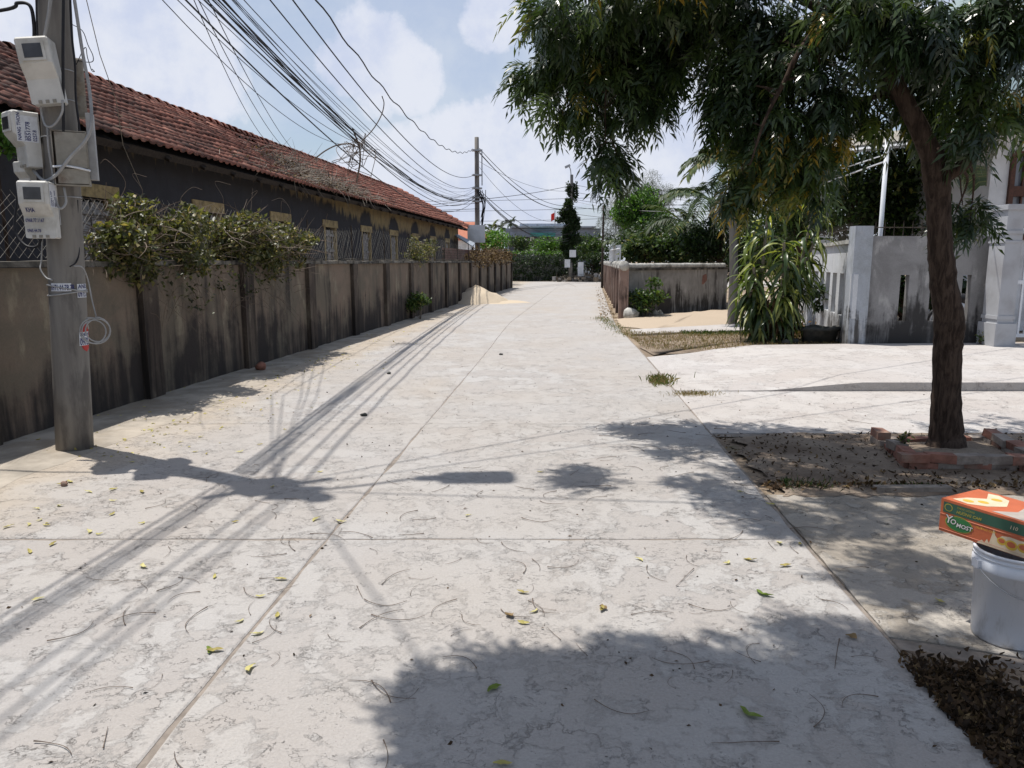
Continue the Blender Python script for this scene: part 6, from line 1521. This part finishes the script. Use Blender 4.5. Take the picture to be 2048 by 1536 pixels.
pt3 = lambda a, b, c: o3 + ex * a + ey * b + ez * c
vv = [pt3(*q_) for q_ in ((0, 0, 0), (BL, 0, 0), (BL, BW, 0), (0, BW, 0), (0, 0, BH), (BL, 0, BH), (BL, BW, BH), (0, BW, BH))]
bx = obj('cardboard', vv, [(0, 3, 2, 1), (4, 5, 6, 7), (0, 1, 5, 4), (1, 2, 6, 5), (2, 3, 7, 6), (3, 0, 4, 7)], M['c_orange'], ct)
def flat(name, pl, mat, face='front', d=.0010, parent=bx):
    g_ = (lambda a, b: pt3(a, -d, b)) if face == 'front' else ((lambda a, b: pt3(a, b, BH + d)) if face == 'top' else (lambda a, b: pt3(-d, BW - a, b)))
    return obj(name, [g_(a, b) for a, b in pl], [tuple(range(len(pl)))], M[mat], parent)
flat('printed_band', [(.012, .088), (BL - .002, .088), (BL - .002, .134), (.012, .134)], 'c_green')
flat('printed_band', [(.006, .012), (BW - .01, .012), (BW - .01, .13), (.006, .13)], 'c_orange', 'side')
el = lambda cx_, cz_, rx, rz, n=28, rot=0: [(cx_ + rx * math.cos(a) * math.cos(rot) - rz * math.sin(a) * math.sin(rot), cz_ + rx * math.cos(a) * math.sin(rot) + rz * math.sin(a) * math.cos(rot)) for a in np.linspace(0, 2 * math.pi, n, endpoint=False)]
flat('logo_rim', el(.085, .052, .060, .034), 'c_gold', d=.0012); flat('logo_oval', el(.085, .052, .056, .031), 'c_logo', d=.0016)
fx = lambda d: (lambda x, y: None)
def ctext(body, size, a, b, mat, sx=1.0, d=.002, bold=.0, slope=0.0):
    return text(body, size, None, None, None, M[mat], bx, sx=sx, bend=lambda x, y: pt3(a + x + y * .15, -d, b + y + x * slope), bold=bold)
for mt, d, bo in (('inkblack', .0020, .0020), ('c_white', .0026, .0004)):
    ctext('Y', .050, .024, .046, mt, 1.0, d, bo); ctext('O', .032, .047, .046, mt, 1.0, d, bo); ctext('MOST', .0255, .0745, .039, mt, 1.0, d, bo)
flat('round_seal', el(.035, .112, .018, .017), 'c_gold', d=.0014); flat('round_seal', el(.035, .112, .014, .013), 'c_green', d=.0018)
ctext('THUC UONG', .0125, .070, .118, 'c_gold', 1, .0018); ctext('HƯƠNG CAM', .017, .070, .098, 'c_gold', 1, .0018, .0004); ctext('110', .022, .285, .102, 'c_cream', 1, .0018)
ctext('HƯƠNG CAM', .013, .155, .062, 'c_yellow', 1, .0018)
fb = [(.165, .002), (.185, .020), (.196, .012), (.205, .03), (.214, .015), (.222, .05), (.228, .080), (.236, .055), (.245, .045), (.262, .062), (.29, .068), (.33, .066), (.38, .070), (.418, .072), (.418, .002)]
flat('printed_splash', fb, 'c_cream', d=.0012)
for cx_, cz_, r_ in ((.262, .040, .018), (.30, .036, .024), (.345, .040, .022), (.39, .036, .022)): flat('printed_fruit', el(cx_, cz_, r_, r_ * .85), 'c_yellow', d=.0016); flat('printed_fruit', el(cx_, cz_ + .002, r_ * .7, r_ * .5), 'c_orange', d=.0019)
flat('printed_splash', [(.03, .03), (.10, .02), (.16, .06), (.20, .13), (.16, .22), (.10, .25), (.06, .24), (.10, .16), (.05, .10)], 'c_cream', 'top')
flat('printed_splash', [(.20, .02), (.40, .01), (.41, .25), (.30, .26), (.24, .20), (.26, .10)], 'c_grey', 'top')
for cx_, cz_ in ((.08, .06), (.12, .10), (.13, .18)): flat('printed_fruit', el(cx_, cz_, .022, .018), 'c_yellow', 'top', .0014)
m = MB(); m.tube([pt3(0, -.0005, .078), pt3(BL, -.0005, .078)], .0012, 4); m.tube([pt3(0, -.0005, .012), pt3(BL, -.0005, .012)], .0012, 4); m.build('crease', M['c_orange'], bx)

# ================================================================ LITTER ON THE ROAD
def leafmesh(seed, L0=.062, w=.014, curl=.35):
    r = np.random.default_rng(seed); v, f = [], []; bend = r.uniform(-.5, .5)
    for i in range(6):
        t_ = i / 5; y = L0 * (t_ - .5); ww = w * math.sin(max(.06, t_) * math.pi * .97) ** .8; z = .003 + curl * L0 * (t_ - .5) ** 2 * r.uniform(.6, 1.4); x = bend * L0 * (t_ - .5) ** 2 * 2
        v += [(x - ww, y, z + ww * r.uniform(.1, .8)), (x, y, z), (x + ww, y, z + ww * r.uniform(.1, .8))]
    for i in range(5): a = 3 * i; f += [(a, a+1, a+4, a+3), (a+1, a+2, a+5, a+4)]
    return v, f
lm = {}
for key, mt, L0, w in (('y', 'yellow', .060, .011), ('g', 'greenleaf', .11, .022), ('d', 'dry', .06, .014), ('p', 'dry', .05, .018)):
    lm[key] = [mesh_from('fallen_leaf', *leafmesh(k * 7 + ord(key), L0, w), M[mt], tint=[(.15 + .2 * k) if key != 'p' else .9] * 18) for k in range(5)]
def drop(key, px, py, label, group, sc__=1.0):
    p = G(px, py); p[2] = .003; o = put('fallen_leaf', lm[key][int(rng.integers(5))], p, None, (rng.normal(0, .1), rng.normal(0, .1), rng.uniform(0, 6.28)), (sc__,) * 3); tag(o, label, 'leaf', group)
seen = [(15, 1055), (60, 1050), (75, 1018), (118, 1013), (180, 1065), (105, 1090), (198, 1070), (80, 1042), (92, 1052), (140, 965), (125, 970), (178, 985), (225, 980), (285, 985), (225, 1003), (225, 1030), (285, 1048), (60, 1105), (285, 1135), (75, 1200), (95, 1048), (470, 1045), (430, 1155), (520, 1195), (555, 1233), (515, 1270), (480, 1245), (430, 1303), (497, 1340), (562, 1160), (630, 1040), (680, 1045), (640, 945), (545, 975), (390, 905), (360, 885), (320, 890), (265, 925), (330, 870), (400, 875), (480, 905), (520, 890), (570, 860), (445, 855), (350, 850), (300, 860), (250, 880)]
for x_, y_ in seen: drop('y', x_, y_, 'thin yellow fallen leaf lying on the left half of the near road', 'yellow leaves on the near left slabs', rng.uniform(.75, 1.2))
for x_, y_, s_ in ((1045, 1187, 1), (1046, 1248, .9), (1205, 1220, 1), (1070, 1225, .8), (1280, 1120, .9), (935, 1032, .8), (1080, 945, .9), (1500, 1122, 1.2), (1560, 1088, 1), (1600, 1090, .9), (1570, 1133, 1.1), (1455, 1128, .9), (1005, 1530, 1), (1480, 985, 1), (1540, 1010, 1), (1880, 1205, 1)): drop('y', x_, y_, 'pale yellow curled leaf on the middle or right slabs of the near road', 'yellow leaves on the middle and right slabs', s_)
drop('g', 1524, 1190, 'fresh green leaf lying alone on sunlit slab right of centre', None, .85); drop('g', 985, 1378, 'green leaf lying in the foreground shade left of centre', None, .6); drop('g', 1497, 1432, 'dull green leaf in the foreground shade right of centre', None, .8); drop('g', 420, 1303, 'green leaf on the long joint of the slabs', None, .5)
drop('p', 1018, 1233, 'brownish curled leaf near a yellow one in the middle foreground', None, 1.1); drop('p', 1705, 1276, 'small orange leaf on the slab at the right edge of the shade', None, 1.0); drop('p', 1205, 1218, 'small tan curled leaf by the centre of the near slab', None, .9); drop('d', 130, 968, 'brown curled leaf near the foot of the near pole', None, 1.2)
# countless little ones
def litter(name, label, n, where, mat, size, tm__=.5, base=None, tilt=.25, z_=.004, cat='leaf litter'):
    pts = np.array([where() for _ in range(n)]); pts[:, 2] += z_; o = leafcloud(name, pts, base or oval, size, M[mat], None, tilt, tm__, .28); tag(o, label, cat); return o
def nearwall(): s_ = 6 + abs(rng.normal(0, 5)) ; p = S(s_, -abs(rng.normal(.25, .75))); return p
litter('leaf_litter', 'scattered small yellow leaves in the sand along the left wall foot', 620, nearwall, 'yellow', (.025, .05), .35)
litter('leaf_litter', 'brown crumbs of leaf scattered over the whole road surface', 700, lambda: np.array((rng.uniform(-3.2, 6), abs(rng.normal(0, 7)) + 1.8, 0)), 'dry', (.010, .028), .2)
CL = leafmesh(3, .055, .012, 1.3)
def corner():
    a = rng.uniform(0, 1); p = G(1800, 1330) * (1 - a) + G(2080, 1640) * a; return p + np.array((abs(rng.normal(.02, .22)), rng.normal(.0, .05), abs(rng.normal(0, .010))))
litter('leaf_litter', 'deep drift of curled brown leaves in the bottom right corner', 1700, corner, 'dry', (.4, .85), .25, CL, .75)
litter('leaf_litter', 'dry brown leaves strewn over the soil left of the tree ring', 900, lambda: np.array((rng.uniform(1.75, 4.5), rng.uniform(4.85, 6.6), .02)), 'dry', (.3, .8), .3, CL, .4)
litter('leaf_litter', 'leaf rubbish along the kerb under the street tree', 500, lambda: np.array((rng.uniform(1.75, 3.6), 4.98 + abs(rng.normal(0, .06)), .01)), 'dry', (.025, .055), .5, None, .7)
litter('leaf_litter', 'dead leaves along the right roadside by the corner wall piers', 500, lambda: RA + rd_ * abs(rng.normal(0, 12)) - rn_ * rng.uniform(.05, .5), 'dry', (.04, .09), .8, None, .4)
# leaf stalks: thin curved, thicker at one end
def stalkmesh(seed):
    r = np.random.default_rng(seed); L0 = r.uniform(.15, .27); c = r.uniform(-.30, .30); pts = []
    for i in range(9): t_ = i / 8; pts.append((L0 * (t_ - .5), c * L0 * (t_ - .5) ** 2 * 3 * (1 + t_ * .6), .0025 + .004 * abs(math.sin(t_ * 3.1 + seed))))
    m = MB(); m.tube(pts, [.0032, .0021] + [.0016] * 5 + [.0012, .0009], 4); return mesh_from('leaf_stalk', m.v, m.f, M['stalk'])
sk = [stalkmesh(k) for k in range(14)]
cnt = 0
while cnt < 190:
    x_, y_ = rng.uniform(0, 1750), 930 + abs(rng.normal(0, 1)) * 260
    if rng.random() < .25: x_, y_ = rng.uniform(1150, 1900), rng.uniform(830, 1000)
    if y_ > 1550 or (x_ < 300 and y_ < 1150): continue
    p = G(x_, y_)
    if p[0] < L(p[1]) + .1: continue
    o = put('leaf_stalk', sk[int(rng.integers(14))], p + np.array((0, 0, .002)), None, (0, 0, rng.uniform(0, 6.28)), (rng.uniform(.4, 1.0),) * 3)
    zone = 'left' if x_ < 800 else ('middle' if x_ < 1300 else 'right'); tag(o, f'thin dry curved leaf stalk lying on the {zone} part of the near slabs', 'stalk', f'dry leaf stalks on the {zone} of the near slabs'); cnt += 1
# grass tufts and dry grass
blade = ([(-.05, 0, 0), (.05, 0, 0), (.0, .25, .75), (0.0, .6, 1.0)], [(0, 1, 2), (0, 2, 3)])
def tuft(label, n, where, size, mat='drygrass', tm__=.6, cat='grass'):
    pts = np.array([where() for _ in range(n)]); o = scatter('grass', blade, pts, rotmats(n, rng.uniform(0, 6.283, n), rng.normal(0, .5, n)), rng.uniform(*size, n), rng.normal(tm__, .25, n), M[mat], None); return tag(o, label, cat)
tuft('patch of straw coloured dry grass before the spear leaved plant', 7000, lambda: np.array((rng.uniform(2.35, 6.2), 0, .03)) + np.array((0, 1, 0)) * rng.uniform(12.9, 16.2), (.02, .07), tm__=.55)
tuft('green grass fringe along the concrete side path', 1200, lambda: np.array((rng.uniform(3.6, 6.2), 0, .03)) + np.array((0, 1, 0)) * (15.9 + rng.normal(0, .15)), (.04, .09), 'bushy', .6)
tuft('small grass tuft in the crack at the corner of the raised forecourt', 420, lambda: G(rng.normal(1322, 12), rng.normal(764, 4)), (.04, .10), 'drygrass', .85)
tuft('low weed mat in the joint below the forecourt corner', 420, lambda: G(rng.normal(1385, 22), rng.normal(789, 2)), (.02, .05), 'drygrass', .6)
tuft('thin green grass along the edge of the road by the sand verge', 700, lambda: np.array((E(19) - .35 + rng.normal(.2, .12), rng.uniform(15.5, 21), 0)), (.03, .07), 'drygrass', .9)
tuft('grass tufts at the left corner of the soil patch', 160, lambda: np.array((1.9 + abs(rng.normal(0, .18)), 5.05 + rng.normal(0, .06), .01)), (.02, .05), 'bushy', .4)
tuft('short grass on the kerb line under the street tree', 90, lambda: np.array((2.75 + rng.normal(0, .12), 5.0 + rng.normal(0, .03), .01)), (.02, .045), 'bushy', .4)
rock('small_rock', 'reddish stone lying at the foot of the left wall', S(10.8, -.28), (.09, .07, .07), 'brick')
rock('small_rock', 'brown pebble on the road near the foot of the near pole', G(128, 972), (.025, .02, .02), 'brick')
for x_, y_ in ((778, 748), (1002, 710), (728, 832)): rock('small_rock', 'small dark clod lying on the sunlit middle of the road', G(x_, y_), (.035, .025, .018), 'trough', None, 'dark clods on the middle of the road')
